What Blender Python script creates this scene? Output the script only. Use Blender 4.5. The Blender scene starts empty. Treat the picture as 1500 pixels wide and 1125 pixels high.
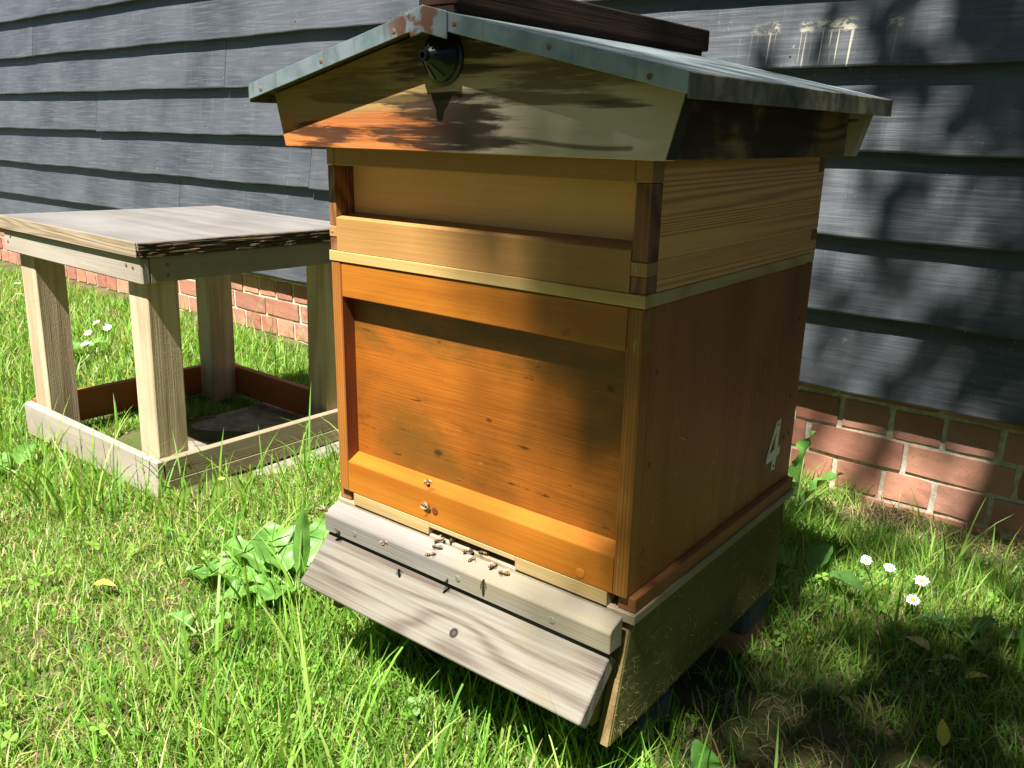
import bpy, bmesh, math, random
import numpy as np
from mathutils import Vector, Matrix

random.seed(4)
rng = np.random.default_rng(7)
sc = bpy.context.scene
COL = sc.collection
ZO = 0.30                      # height of the hive box's bottom edge above the datum

# ------------------------------------------------------------------ camera
cd = bpy.data.cameras.new('camera')
cam = bpy.data.objects.new('camera', cd)
COL.objects.link(cam)
cd.sensor_width = 36
cd.lens = 30.111
cd.clip_start = 0.02
cd.clip_end = 500
RX, UP, FW = (0.78351, 0.62109, 0.01899), (-0.18925, 0.2094, 0.95934), (-0.59186, 0.75524, -0.28161)
cam.matrix_world = Matrix(((RX[0], UP[0], -FW[0], 0.8634), (RX[1], UP[1], -FW[1], -0.7197),
                           (RX[2], UP[2], -FW[2], 0.4773 + ZO), (0, 0, 0, 1)))
sc.camera = cam

# ------------------------------------------------------------------ light
SUN_EL, SUN_AZ = math.radians(61), math.radians(10)      # azimuth measured from -Y towards +X
SL = Vector((math.cos(SUN_EL) * math.sin(SUN_AZ), -math.cos(SUN_EL) * math.cos(SUN_AZ), math.sin(SUN_EL)))
w = bpy.data.worlds.new('World')
sc.world = w
w.use_nodes = True
wn = w.node_tree
sky = wn.nodes.new('ShaderNodeTexSky')
sky.sky_type = 'NISHITA'
sky.sun_disc = False
sky.air_density = 0.36
sky.dust_density = 0.15
sky.sun_elevation = SUN_EL
sky.sun_rotation = math.pi - SUN_AZ
bg = wn.nodes['Background']
bg.inputs['Strength'].default_value = 0.05
wn.links.new(sky.outputs[0], bg.inputs['Color'])
ld = bpy.data.lights.new('sun', 'SUN')
ld.energy = 5.0
ld.angle = math.radians(0.53)
ld.color = (1.0, 0.965, 0.90)
sun = bpy.data.objects.new('sun', ld)
COL.objects.link(sun)
sun.rotation_euler = SL.to_track_quat('Z', 'Y').to_euler()
sun.location = SL * 12
sc.view_settings.view_transform = 'Standard'
sc.view_settings.look = 'None'
sc.view_settings.exposure = 1.65
sc.view_settings.gamma = 1
sc.view_settings.use_curve_mapping = False
sc.render.engine = 'CYCLES'


# ------------------------------------------------------------------ material helpers
class G:
    def __init__(s, name):
        s.m = bpy.data.materials.new(name)
        s.m.use_nodes = True
        s.t = s.m.node_tree
        s.t.nodes.clear()
        s.out = s.t.nodes.new('ShaderNodeOutputMaterial')

    def n(s, typ, props=None, **inp):
        nd = s.t.nodes.new('ShaderNode' + typ)
        for k, v in (props or {}).items():
            setattr(nd, k, v)
        for k, v in inp.items():
            s.set(nd.inputs[k.replace('_', ' ')], v)
        return nd

    def set(s, sock, v):
        if isinstance(v, bpy.types.NodeSocket):
            s.t.links.new(v, sock)
        elif isinstance(v, bpy.types.Node):
            s.t.links.new(v.outputs[0], sock)
        elif isinstance(v, (tuple, list)) and len(v) == 3 and sock.type == 'RGBA':
            sock.default_value = (*v, 1)
        else:
            sock.default_value = v

    def math(s, op, a, b=0.0, c=0.0, clamp=False):
        nd = s.n('Math', {'operation': op, 'use_clamp': clamp})
        for i, v in enumerate((a, b, c)):
            s.set(nd.inputs[i], v)
        return nd.outputs[0]

    def vmath(s, op, a, b=(0, 0, 0)):
        nd = s.n('VectorMath', {'operation': op})
        s.set(nd.inputs[0], a)
        s.set(nd.inputs[1], b)
        return nd.outputs['Value' if op in ('LENGTH', 'DISTANCE') else 'Vector']

    def mix(s, f, a, b, mode='MIX'):
        nd = s.n('Mix', {'data_type': 'RGBA', 'blend_type': mode})
        s.set(nd.inputs[0], f)
        s.set(nd.inputs[6], a)
        s.set(nd.inputs[7], b)
        return nd.outputs[2]

    def step(s, v, lo, hi, a=0.0, b=1.0):
        nd = s.n('MapRange', {'interpolation_type': 'SMOOTHSTEP'})
        for i, q in enumerate((v, lo, hi, a, b)):
            s.set(nd.inputs[i], q)
        return nd.outputs[0]

    def noise(s, vec, scale=5.0, detail=3.0, rough=0.55, dist=0.0, sv=None):
        if sv:
            vec = s.vmath('MULTIPLY', vec, sv)
        return s.n('TexNoise', Vector=vec, Scale=scale, Detail=detail, Roughness=rough, Distortion=dist).outputs[0]

    def sep(s, vec):
        return s.n('SeparateXYZ', Vector=vec).outputs

    def obj(s):
        return s.n('TexCoord').outputs['Object']

    def rnd(s):
        return s.n('ObjectInfo').outputs['Random']

    def finish(s, col, rough=0.6, bump=None, bstr=0.3, bdist=0.002, metal=0.0, spec=0.4, trans=0.0, tcol=None, coat=0.0):
        b = s.n('BsdfPrincipled', Base_Color=col, Roughness=rough, Metallic=metal)
        s.set(b.inputs['Specular IOR Level'], spec)
        if coat:
            b.inputs['Coat Weight'].default_value = coat
            b.inputs['Coat Roughness'].default_value = 0.25
        if bump is not None:
            bp = s.n('Bump', Strength=bstr, Distance=bdist, Height=bump)
            s.set(b.inputs['Normal'], bp)
        sh = b.outputs[0]
        if trans:
            tr = s.n('BsdfTranslucent', Color=tcol if tcol is not None else col)
            ms = s.n('MixShader')
            s.set(ms.inputs[0], trans)
            s.set(ms.inputs[1], sh)
            s.set(ms.inputs[2], tr)
            sh = ms.outputs[0]
        s.set(s.out.inputs[0], sh)
        return s.m


def wood(name, light, dark, axis='x', k=9.0, cross=9.0, along=0.8, contrast=0.6, fibre=0.5, rough=0.6, bump=0.35,
         bdist=0.0015, stains=(), knots=(), rand=True, spec=0.3, blotch=0.35, extra=None, fine=320, saw=0.0, coat=0.0, tone=1.0):
    """Sawn timber: growth rings as contours of a stretched field, plus fibres, blotches and stains."""
    g = G(name)
    light, dark = tuple(c * tone for c in light), tuple(c * tone for c in dark)
    stains = [(*q[:4], tuple(c * tone for c in q[4]), q[5]) for q in stains]
    raw = g.obj()
    co = raw
    if rand:
        r = g.rnd()
        cmb = g.n('CombineXYZ', X=g.math('MULTIPLY', r, 13.0), Y=g.math('MULTIPLY', r, 29.0), Z=g.math('MULTIPLY', r, 17.0))
        co = g.vmath('ADD', raw, cmb.outputs[0])
    ai = 'xyz'.index(axis)
    sv = [cross] * 3
    sv[ai] = along
    f = g.noise(co, 1.0, 2.0, 0.45, 0.25, tuple(sv))
    for (kp, amp, sig) in knots:
        dv = g.vmath('SUBTRACT', raw, kp)
        scl = [1.0] * 3
        scl[ai] = 0.45
        d = g.vmath('LENGTH', g.vmath('MULTIPLY', dv, tuple(scl)))
        gs = g.math('POWER', 2.718, g.math('MULTIPLY', g.math('MULTIPLY', d, d), -1.0 / (2 * sig * sig)))
        f = g.math('MULTIPLY_ADD', gs, amp, f)
    ring = g.math('MULTIPLY_ADD', g.math('SINE', g.math('MULTIPLY', f, k * 6.283)), 0.5, 0.5)
    ring = g.math('POWER', ring, 1.6)
    fs = [float(fine)] * 3
    fs[ai] = fine * 0.02
    fib = g.noise(co, 1.0, 3.0, 0.6, 0.0, tuple(fs))
    v = g.math('ADD', g.math('MULTIPLY', ring, contrast), g.math('MULTIPLY', g.math('SUBTRACT', fib, 0.45), fibre * 2), clamp=True)
    col = g.mix(v, light, dark)
    bl = g.noise(co, 6.0, 3.0)
    col = g.mix(1.0, col, g.n('CombineXYZ', X=g.math('MULTIPLY_ADD', bl, 2 * blotch, 1 - blotch), Y=g.math('MULTIPLY_ADD', bl, 2 * blotch, 1 - blotch), Z=g.math('MULTIPLY_ADD', bl, 2.2 * blotch, 1 - 1.1 * blotch)).outputs[0], 'MULTIPLY')
    for (sc_, st, lo, hi, scol, amt) in stains:
        ss = [1.0] * 3
        ss[ai] = st
        m = g.step(g.noise(co, sc_, 5.0, 0.62, 0.3, tuple(ss)), lo, hi, 0.0, amt)
        col = g.mix(m, col, scol)
    for (kp, amp, sig) in knots:
        d = g.vmath('LENGTH', g.vmath('SUBTRACT', raw, kp))
        col = g.mix(g.step(d, sig * 0.38, sig * 0.30), col, tuple(c * 0.25 for c in dark))
        col = g.mix(g.step(d, sig * 0.26, sig * 0.18), col, tuple(c * 0.8 for c in dark))
    if extra:
        col = extra(g, raw, co, col)
    h = g.math('ADD', g.math('MULTIPLY', ring, 0.4), fib)
    if saw:
        h = g.math('ADD', h, g.math('MULTIPLY', g.noise(co, 190.0, 3.0, 0.7), saw))
    return g.finish(col, rough, h, bump, bdist, spec=spec, coat=coat)


# ------------------------------------------------------------------ mesh helpers
class MB:
    def __init__(s):
        s.v, s.f, s.smooth = [], [], False

    def add(s, vs, fs):
        o = len(s.v)
        s.v += [tuple(v) for v in vs]
        s.f += [tuple(i + o for i in f) for f in fs]
        return s

    def box(s, x0, x1, y0, y1, z0, z1, bev=0.0012, wob=0.0):
        b = bmesh.new()
        bmesh.ops.create_cube(b, size=1)
        for v in b.verts:
            v.co = Vector(((x0, x1)[v.co.x > 0], (y0, y1)[v.co.y > 0], (z0, z1)[v.co.z > 0]))
            if wob:
                v.co += Vector([random.uniform(-wob, wob) for _ in range(3)])
        return s._bev(b, bev)

    def prism(s, poly, a, b_, axis='y', bev=0.0):
        """poly: 2D outline in the two other axes (cyclic x,z for y; y,z for x; x,y for z)"""
        b = bmesh.new()

        def P(p, t):
            return {'y': (p[0], t, p[1]), 'x': (t, p[0], p[1]), 'z': (p[0], p[1], t)}[axis]
        v0 = [b.verts.new(P(p, a)) for p in poly]
        v1 = [b.verts.new(P(p, b_)) for p in poly]
        b.faces.new(v0)
        b.faces.new(v1[::-1])
        n = len(poly)
        for i in range(n):
            b.faces.new((v0[i], v1[i], v1[(i + 1) % n], v0[(i + 1) % n]))
        bmesh.ops.recalc_face_normals(b, faces=b.faces)
        return s._bev(b, bev)

    def _bev(s, b, bev):
        if bev:
            bmesh.ops.bevel(b, geom=b.edges[:], offset=bev, segments=1, affect='EDGES', clamp_overlap=True)
        b.verts.index_update()
        s.add([v.co[:] for v in b.verts], [[v.index for v in f.verts] for f in b.faces])
        b.free()
        return s

    def lathe(s, prof, c, d=(0, 0, 1), n=20):
        """prof: list of (t along d, radius)"""
        d = Vector(d).normalized()
        u = d.orthogonal().normalized()
        v = d.cross(u)
        vs, fs = [], []
        for (t, r) in prof:
            for i in range(n):
                a = 2 * math.pi * i / n
                vs.append(tuple(Vector(c) + d * t + (u * math.cos(a) + v * math.sin(a)) * r))
        for j in range(len(prof) - 1):
            for i in range(n):
                fs.append((j * n + i, j * n + (i + 1) % n, (j + 1) * n + (i + 1) % n, (j + 1) * n + i))
        fs.append(tuple(range(n))[::-1])
        fs.append(tuple((len(prof) - 1) * n + i for i in range(n)))
        return s.add(vs, fs)

    def tube(s, pts, rads, n=6):
        vs, fs = [], []
        P_ = [Vector(p) for p in pts]
        for j, p in enumerate(P_):
            d = (P_[min(j + 1, len(P_) - 1)] - P_[max(j - 1, 0)]).normalized()
            u = d.cross(Vector((0.3, 0.9, 0.2))).normalized()
            v = d.cross(u)
            for i in range(n):
                a = 2 * math.pi * i / n
                vs.append(tuple(p + (u * math.cos(a) + v * math.sin(a)) * rads[j]))
        for j in range(len(P_) - 1):
            for i in range(n):
                fs.append((j * n + i, j * n + (i + 1) % n, (j + 1) * n + (i + 1) % n, (j + 1) * n + i))
        fs.append(tuple(range(n))[::-1])
        fs.append(tuple((len(P_) - 1) * n + i for i in range(n)))
        return s.add(vs, fs)

    def sphere(s, c, r, nu=10, nv=7):
        r = r if isinstance(r, (tuple, list)) else (r, r, r)
        prof = []
        vs, fs = [], []
        for j in range(nv + 1):
            th = math.pi * j / nv
            for i in range(nu):
                a = 2 * math.pi * i / nu
                vs.append((c[0] + r[0] * math.sin(th) * math.cos(a), c[1] + r[1] * math.sin(th) * math.sin(a), c[2] + r[2] * math.cos(th)))
        for j in range(nv):
            for i in range(nu):
                fs.append((j * nu + i, (j + 1) * nu + i, (j + 1) * nu + (i + 1) % nu, j * nu + (i + 1) % nu))
        return s.add(vs, fs)

    def leaf(s, base, d, up, length, width, curl=0.25, wave=0.0, nseg=8, shape=None, fold=0.22):
        """A leaf blade: a curved, folded strip with a real outline."""
        d = Vector(d).normalized()
        up = Vector(up)
        side = d.cross(up).normalized()
        up = side.cross(d).normalized()
        vs, fs = [], []
        for i in range(nseg + 1):
            t = i / nseg
            wd = width * (shape(t) if shape else math.sin(math.pi * min(0.97, max(0.03, t ** 0.75))) ** 0.8)
            cpt = Vector(base) + d * (length * t) + up * (length * curl * (t - t * t * 1.8))
            wz = wave * width * math.sin(t * 17 + length * 90)
            for k, q in enumerate((-1, -0.5, 0, 0.5, 1)):
                vs.append(tuple(cpt + side * (q * wd / 2) + up * ((0.05 * wd * abs(q) if (i % 2 and nseg > 10) else 0.0) + abs(q) * wd * fold + (wz * abs(q) * (1 if q > 0 else -0.7)))))
        for i in range(nseg):
            for k in range(4):
                a = i * 5 + k
                fs.append((a, a + 1, a + 6, a + 5))
        return s.add(vs, fs)

    def build(s, name, mat, parent=None, base=(0, 0, 0), smooth=False):
        me = bpy.data.meshes.new(name)
        bx, by, bz = base
        me.from_pydata([(x - bx, y - by, z - bz) for (x, y, z) in s.v], [], s.f)
        if smooth:
            me.polygons.foreach_set('use_smooth', [True] * len(me.polygons))
        me.materials.append(mat)
        o = bpy.data.objects.new(name, me)
        COL.objects.link(o)
        if parent:
            o.parent = parent
        return o


def tag(o, label, cat, group=None):
    o['label'] = label
    o['category'] = cat
    if group:
        o['group'] = group
    return o


def thing(name, label, cat, base, group=None, rot=(0, 0, 0)):
    o = bpy.data.objects.new(name, None)
    o.empty_display_size = 0.05
    COL.objects.link(o)
    o.location = (base[0], base[1], base[2] + ZO)
    o.rotation_euler = rot
    return tag(o, label, cat, group)


def screw(parent, c, d, r, base=(0, 0, 0), mat=None, name='screw'):
    return MB().lathe([(-0.002, r), (0.0004, r), (0.0009, r * 0.6)], c, d, 10).build(name, mat, parent, base)


# ------------------------------------------------------------------ materials
def board_paint():
    g = G('black_paint')
    co = g.vmath('ADD', g.obj(), g.n('CombineXYZ', X=g.math('MULTIPLY', g.rnd(), 31.0), Z=g.math('MULTIPLY', g.rnd(), 3.0)).outputs[0])
    grain = g.noise(co, 1.0, 5.0, 0.68, 0.3, (6.0, 40.0, 150.0))
    sawm = g.noise(co, 1.0, 2.0, 0.6, 0.1, (60.0, 10.0, 3.0))
    f = g.noise(co, 1.0, 2.0, 0.5, 0.3, (0.9, 5.0, 11.0))
    ring = g.math('MULTIPLY_ADD', g.math('SINE', g.math('MULTIPLY', f, 60.0)), 0.5, 0.5)
    blot = g.noise(co, 2.5, 4.0)
    col = g.mix(g.step(blot, 0.3, 0.7), (0.030, 0.034, 0.042), (0.070, 0.076, 0.088))
    col = g.mix(g.math('MULTIPLY', g.step(grain, 0.45, 0.7), 0.45), col, (0.125, 0.131, 0.142))
    # cobweb flecks, chips and dust
    fl = g.math('MULTIPLY', g.step(g.noise(co, 1.0, 3.0, 0.7, 1.2, (95.0, 60.0, 70.0)), 0.66, 0.71), g.step(g.noise(co, 6.0, 2.0), 0.48, 0.62))
    col = g.mix(g.math('MULTIPLY', fl, 0.6), col, (0.42, 0.42, 0.40))
    web = g.step(g.noise(co, 1.0, 4.0, 0.7, 2.0, (30.0, 10.0, 12.0)), 0.62, 0.75, 0.0, 0.10)
    col = g.mix(web, col, (0.34, 0.35, 0.36))
    # whitish bird-dropping drips on one board
    raw = g.obj()
    x, y, z = g.sep(raw)
    wx = g.math('MULTIPLY', g.step(x, -0.10, -0.06), g.step(x, 0.30, 0.28))
    dn2 = g.noise(raw, 13.0, 4.0, 0.6)
    gate = g.step(g.noise(raw, 1.0, 1.0, 0.5, 0.0, (11.0, 1.0, 0.0)), 0.46, 0.56)
    crust = g.math('MULTIPLY', g.math('MULTIPLY', g.step(z, 0.694, 0.703), g.step(z, 0.730, 0.712)), g.step(g.noise(raw, 1.0, 4.0, 0.7, 0.5, (40.0, 40.0, 90.0)), 0.46, 0.58))
    dn = g.noise(raw, 1.0, 2.0, 0.6, 0.1, (110.0, 1.0, 3.0))
    low = g.noise(raw, 1.0, 1.0, 0.5, 0.0, (60.0, 1.0, 0.0))
    drip = g.math('MULTIPLY', g.math('MULTIPLY', g.step(z, 0.705, 0.700), g.step(g.math('SUBTRACT', z, g.math('MULTIPLY', low, 0.10)), 0.575, 0.60)), g.step(dn, 0.56, 0.62))
    dr = g.math('MULTIPLY', g.math('MULTIPLY', wx, gate), g.math('MAXIMUM', crust, drip))
    col = g.mix(g.math('MULTIPLY', dr, 0.8), col, (0.50, 0.47, 0.34))
    col = g.mix(g.step(sawm, 0.58, 0.75, 0.0, 0.14), col, (0.15, 0.155, 0.165))
    h = g.math('ADD', g.math('ADD', g.math('MULTIPLY', ring, 0.35), grain), g.math('MULTIPLY', sawm, 0.9))
    return g.finish(col, g.math('MULTIPLY_ADD', grain, 0.25, 0.40), h, 0.5, 0.002, spec=0.8)


def brick_mat():
    g = G('red_brick')
    co = g.vmath('ADD', g.obj(), g.n('CombineXYZ', X=g.math('MULTIPLY', g.rnd(), 9.0), Y=g.math('MULTIPLY', g.rnd(), 5.0)).outputs[0])
    base = g.mix(g.rnd(), (0.28, 0.112, 0.070), (0.54, 0.26, 0.165))
    rz = g.n('TexWhiteNoise', {'noise_dimensions': '1D'}, W=g.math('MULTIPLY', g.rnd(), 71.0)).outputs[0]
    base = g.mix(g.step(rz, 0.6, 1.0, 0.0, 0.5), base, (0.36, 0.20, 0.15))
    n1 = g.noise(co, 22.0, 4.0)
    col = g.mix(g.step(n1, 0.35, 0.7, 0.0, 0.5), base, (0.34, 0.165, 0.12))
    n2 = g.noise(co, 160.0, 3.0)
    col = g.mix(g.step(n2, 0.62, 0.72, 0.0, 0.6), col, (0.10, 0.06, 0.05))
    col = g.mix(g.step(g.noise(co, 11.0, 4.0), 0.56, 0.75, 0.0, 0.5), col, (0.52, 0.36, 0.26))
    return g.finish(col, 0.85, g.math('ADD', n1, g.math('MULTIPLY', n2, 0.6)), 0.5, 0.002, spec=0.2)


def plain(name, col, rough=0.6, var=0.25, scale=40.0, bump=0.3, metal=0.0, spec=0.3, bdist=0.001):
    g = G(name)
    n = g.noise(g.obj(), scale, 4.0)
    c = g.mix(g.step(n, 0.3, 0.7), tuple(q * (1 - var) for q in col), tuple(min(1, q * (1 + var)) for q in col))
    return g.finish(c, rough, n, bump, bdist, metal, spec)


def leaf_mat(name, c1, c2, trans=0.35, rough=0.45):
    g = G(name)
    n = g.noise(g.vmath('ADD', g.obj(), g.n('CombineXYZ', X=g.math('MULTIPLY', g.rnd(), 9.0)).outputs[0]), 35.0, 4.0)
    c = g.mix(g.step(n, 0.3, 0.7), c1, c2)
    tc = g.mix(0.5, c, (0.35, 0.55, 0.03))
    return g.finish(c, rough, n, 0.35, 0.002, spec=0.4, trans=trans, tcol=tc)


def attr_leaf(name, trans=0.35):
    g = G(name)
    a = g.n('Attribute', {'attribute_name': 'Col'})
    tc = g.mix(1.0, a.outputs['Color'], (1.35, 1.25, 0.55), 'MULTIPLY')
    return g.finish(a.outputs['Color'], 0.45, spec=0.35, trans=trans, tcol=tc)


M = {}
M['paint'] = board_paint()
M['brick'] = brick_mat()
M['mortar'] = plain('mortar', (0.52, 0.47, 0.36), 0.95, 0.25, 60, 0.6, bdist=0.003)
M['batten'] = wood('aged_batten', (0.16, 0.13, 0.08), (0.07, 0.055, 0.035), 'x')
# brood box: stained timber and plywood
mould = ((4.0, 0.7, 0.42, 0.62, (0.155, 0.064, 0.009), 0.85), (2.8, 0.8, 0.52, 0.68, (0.50, 0.135, 0.010), 0.5), (10.0, 0.5, 0.58, 0.72, (0.055, 0.032, 0.010), 0.75), (55.0, 0.25, 0.63, 0.68, (0.035, 0.018, 0.006), 0.8), (170.0, 0.5, 0.69, 0.72, (0.55, 0.36, 0.16), 0.6))
M['stain_x'] = wood('orange_stained_pine', tone=0.62, light=(0.60, 0.205, 0.018), dark=(0.40, 0.110, 0.008), axis='x', k=5, contrast=0.45, rough=0.38, spec=0.45, blotch=0.22, stains=((22, 0.35, 0.63, 0.72, (0.12, 0.045, 0.012), 0.8), (5, 0.5, 0.50, 0.66, (0.34, 0.105, 0.012), 0.6)), bump=0.25)


def panel_extra(g, raw, co, col):
    # darker olive-brown towards the top of the panel and smudges where the bees fan
    x, y, z = g.sep(raw)
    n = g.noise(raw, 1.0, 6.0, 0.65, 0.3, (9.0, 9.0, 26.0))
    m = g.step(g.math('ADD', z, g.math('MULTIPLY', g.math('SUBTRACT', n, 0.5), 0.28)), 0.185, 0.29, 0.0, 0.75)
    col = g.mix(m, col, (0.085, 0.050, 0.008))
    for cx, cz, r in ((-0.060, 0.232, 0.0055), (-0.062, 0.088, 0.0065), (0.185, 0.222, 0.006), (0.02, 0.15, 0.004)):
        d = g.vmath('LENGTH', g.vmath('MULTIPLY', g.vmath('SUBTRACT', raw, (cx, -0.21, cz)), (0.7, 0.0, 1.2)))
        col = g.mix(g.step(g.math('ADD', d, g.math('MULTIPLY', g.math('SUBTRACT', n, 0.5), r * 2.5)), r, r * 0.2, 0.0, 0.8), col, (0.02, 0.014, 0.006))
    return col


M['panel'] = wood('stained_plywood_front', tone=0.75, light=(0.45, 0.135, 0.013), dark=(0.20, 0.052, 0.005), axis='x', k=4, contrast=0.35, fibre=0.95, rough=0.42, spec=0.4, stains=mould, fine=420, blotch=0.45, extra=panel_extra)
M['side_ply'] = wood('stained_plywood_side', tone=1.15, light=(0.31, 0.108, 0.026), dark=(0.155, 0.050, 0.012), axis='z', k=4, contrast=0.5, fibre=0.8, rough=0.45, spec=0.4, stains=((7, 0.3, 0.52, 0.70, (0.095, 0.040, 0.012), 0.6),), fine=300)


def ply_layers(g, raw, co, col):
    x, y, z = g.sep(raw)
    l = g.math('MULTIPLY_ADD', g.math('SINE', g.math('MULTIPLY', x, 6.283 / 0.0042)), 0.5, 0.5)
    return g.mix(g.step(l, 0.45, 0.85, 0.0, 0.6), col, (0.17, 0.058, 0.014))


M['post'] = wood('plywood_edge_post', tone=0.8, light=(0.42, 0.165, 0.032), dark=(0.27, 0.09, 0.016), axis='z', k=3, contrast=0.4, extra=ply_layers, rand=False, rough=0.45, stains=((40, 0.3, 0.60, 0.68, (0.50, 0.27, 0.07), 0.8),))
M['inner_dark'] = wood('dark_brown_recess', (0.16, 0.038, 0.012), (0.09, 0.02, 0.007), 'z', rough=0.45)
# super
M['super_x'] = wood('yellow_cedar_front', tone=0.60, light=(0.68, 0.365, 0.120), dark=(0.50, 0.235, 0.062), axis='x', k=3, contrast=0.45, fibre=0.45, stains=((9, 0.45, 0.55, 0.72, (0.36, 0.17, 0.045), 0.5), (28, 0.5, 0.68, 0.75, (0.12, 0.06, 0.02), 0.7)), blotch=0.25, bump=0.2)
M['super_in'] = wood('pale_cedar_panel', tone=1.25, light=(0.68, 0.395, 0.150), dark=(0.52, 0.270, 0.090), axis='x', k=3, contrast=0.35, fibre=0.35, blotch=0.2, stains=((5, 0.5, 0.5, 0.7, (0.50, 0.25, 0.07), 0.5),), bump=0.15)
M['super_side'] = wood('ridged_cedar_side', tone=1.6, light=(0.52, 0.265, 0.088), dark=(0.22, 0.092, 0.028), axis='y', k=60, cross=10, along=0.06, contrast=0.6, fibre=0.3, blotch=0.18, rand=False, bump=0.6)
M['end_grain'] = wood('cedar_end_grain', (0.26, 0.115, 0.045), (0.10, 0.038, 0.016), 'z', k=24, cross=5, along=4, contrast=0.7, fibre=0.8, bump=0.5)
M['pine'] = wood('fresh_pine_strip', tone=0.68, light=(0.78, 0.56, 0.24), dark=(0.60, 0.36, 0.10), axis='x', k=7, cross=11, contrast=0.65, blotch=0.12, bump=0.15)
M['pine_y'] = wood('fresh_pine_strip_side', tone=0.68, light=(0.74, 0.53, 0.23), dark=(0.54, 0.33, 0.10), axis='y', k=9, cross=14, along=2.0, contrast=0.7, blotch=0.12, bump=0.15)


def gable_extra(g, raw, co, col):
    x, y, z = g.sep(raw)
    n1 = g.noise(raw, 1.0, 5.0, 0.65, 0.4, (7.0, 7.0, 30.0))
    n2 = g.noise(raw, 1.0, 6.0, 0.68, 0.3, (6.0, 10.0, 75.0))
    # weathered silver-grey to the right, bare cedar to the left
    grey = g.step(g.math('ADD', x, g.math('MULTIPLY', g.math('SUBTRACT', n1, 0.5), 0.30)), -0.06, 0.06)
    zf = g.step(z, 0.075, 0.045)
    col = g.mix(g.step(g.math('ADD', z, g.math('MULTIPLY', g.math('SUBTRACT', n1, 0.5), 0.05)), 0.030, 0.050, 0.0, 0.85), col, g.mix(n2, (0.36, 0.27, 0.11), (0.17, 0.11, 0.035)))  # roof's shadow painted into the upper gable as olive-brown
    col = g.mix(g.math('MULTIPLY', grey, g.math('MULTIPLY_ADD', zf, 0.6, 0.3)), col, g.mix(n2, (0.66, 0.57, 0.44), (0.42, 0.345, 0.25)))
    # dark soaked patches with streaky ends
    def patch(cx, cz, rx, rz, lo, hi, c, amt):
        ex = g.math('DIVIDE', g.math('SUBTRACT', x, cx), rx)
        ez = g.math('DIVIDE', g.math('SUBTRACT', z, cz), rz)
        e = g.math('SUBTRACT', 1.0, g.math('ADD', g.math('MULTIPLY', ex, ex), g.math('MULTIPLY', ez, ez)))
        return g.step(g.math('ADD', g.math('MULTIPLY', e, 0.40), g.math('MULTIPLY', g.math('SUBTRACT', n2, 0.52), 1.9)), lo, hi, 0.0, amt), c
    for a in ((-0.02, 0.028, 0.115, 0.034, -0.02, 0.22, (0.026, 0.013, 0.007), 0.92), (-0.19, 0.014, 0.09, 0.018, 0.05, 0.30, (0.028, 0.012, 0.006), 0.9),
              (0.150, 0.066, 0.11, 0.026, 0.02, 0.28, (0.10, 0.058, 0.024), 0.75), (-0.01, 0.095, 0.10, 0.045, 0.02, 0.30, (0.034, 0.022, 0.009), 0.9), (0.2, 0.045, 0.06, 0.006, 0.1, 0.3, (0.05, 0.04, 0.03), 0.8),
              (-0.15, 0.070, 0.13, 0.030, 0.10, 0.40, (0.13, 0.085, 0.025), 0.8)):
        m, c = patch(*a)
        col = g.mix(m, col, c)
    # one dark bleeding grain line low on the right
    zl = g.math('SUBTRACT', z, g.math('MULTIPLY_ADD', g.math('SINE', g.math('MULTIPLY', x, 24.0)), 0.0035, 0.0125))
    ln = g.math('MULTIPLY', g.step(g.math('ABSOLUTE', zl), 0.0032, 0.0008), g.step(x, -0.02, 0.05))
    ln = g.math('MULTIPLY', ln, g.step(x, 0.232, 0.226))
    col = g.mix(g.math('MULTIPLY', ln, 0.75), col, (0.06, 0.05, 0.038))
    # green algae towards the eaves and outer ends
    al = g.step(g.math('ADD', g.math('ADD', g.math('ABSOLUTE', x), g.math('MULTIPLY', z, 0.9)), g.math('MULTIPLY', n1, 0.10)), 0.30, 0.42, 0.0, 0.4)
    return g.mix(al, col, (0.16, 0.17, 0.035))


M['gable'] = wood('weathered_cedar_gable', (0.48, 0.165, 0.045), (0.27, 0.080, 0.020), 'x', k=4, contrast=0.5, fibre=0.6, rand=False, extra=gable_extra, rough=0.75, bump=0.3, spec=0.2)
M['roof_side'] = wood('roof_side_board', (0.36, 0.215, 0.070), (0.13, 0.068, 0.022), 'y', k=9, cross=10, along=1.6, contrast=0.9, stains=((7, 0.6, 0.46, 0.58, (0.045, 0.022, 0.012), 0.95),), rough=0.7, bump=0.45, rand=False)
M['roof_green'] = wood('algae_board', (0.20, 0.17, 0.045), (0.11, 0.085, 0.022), 'z', rough=0.75)
M['dark_edge'] = wood('near_black_edge', (0.035, 0.032, 0.018), (0.016, 0.014, 0.008), 'z', rough=0.7)  # near-black wood for the gable board's end and corner strip
M['ridge'] = wood('dark_ridge_board', (0.026, 0.013, 0.008), (0.010, 0.006, 0.004), 'y', rough=0.85, spec=0.15)
M['under'] = wood('roof_lining', (0.12, 0.085, 0.025), (0.06, 0.038, 0.012), 'x', rough=0.8)


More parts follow.
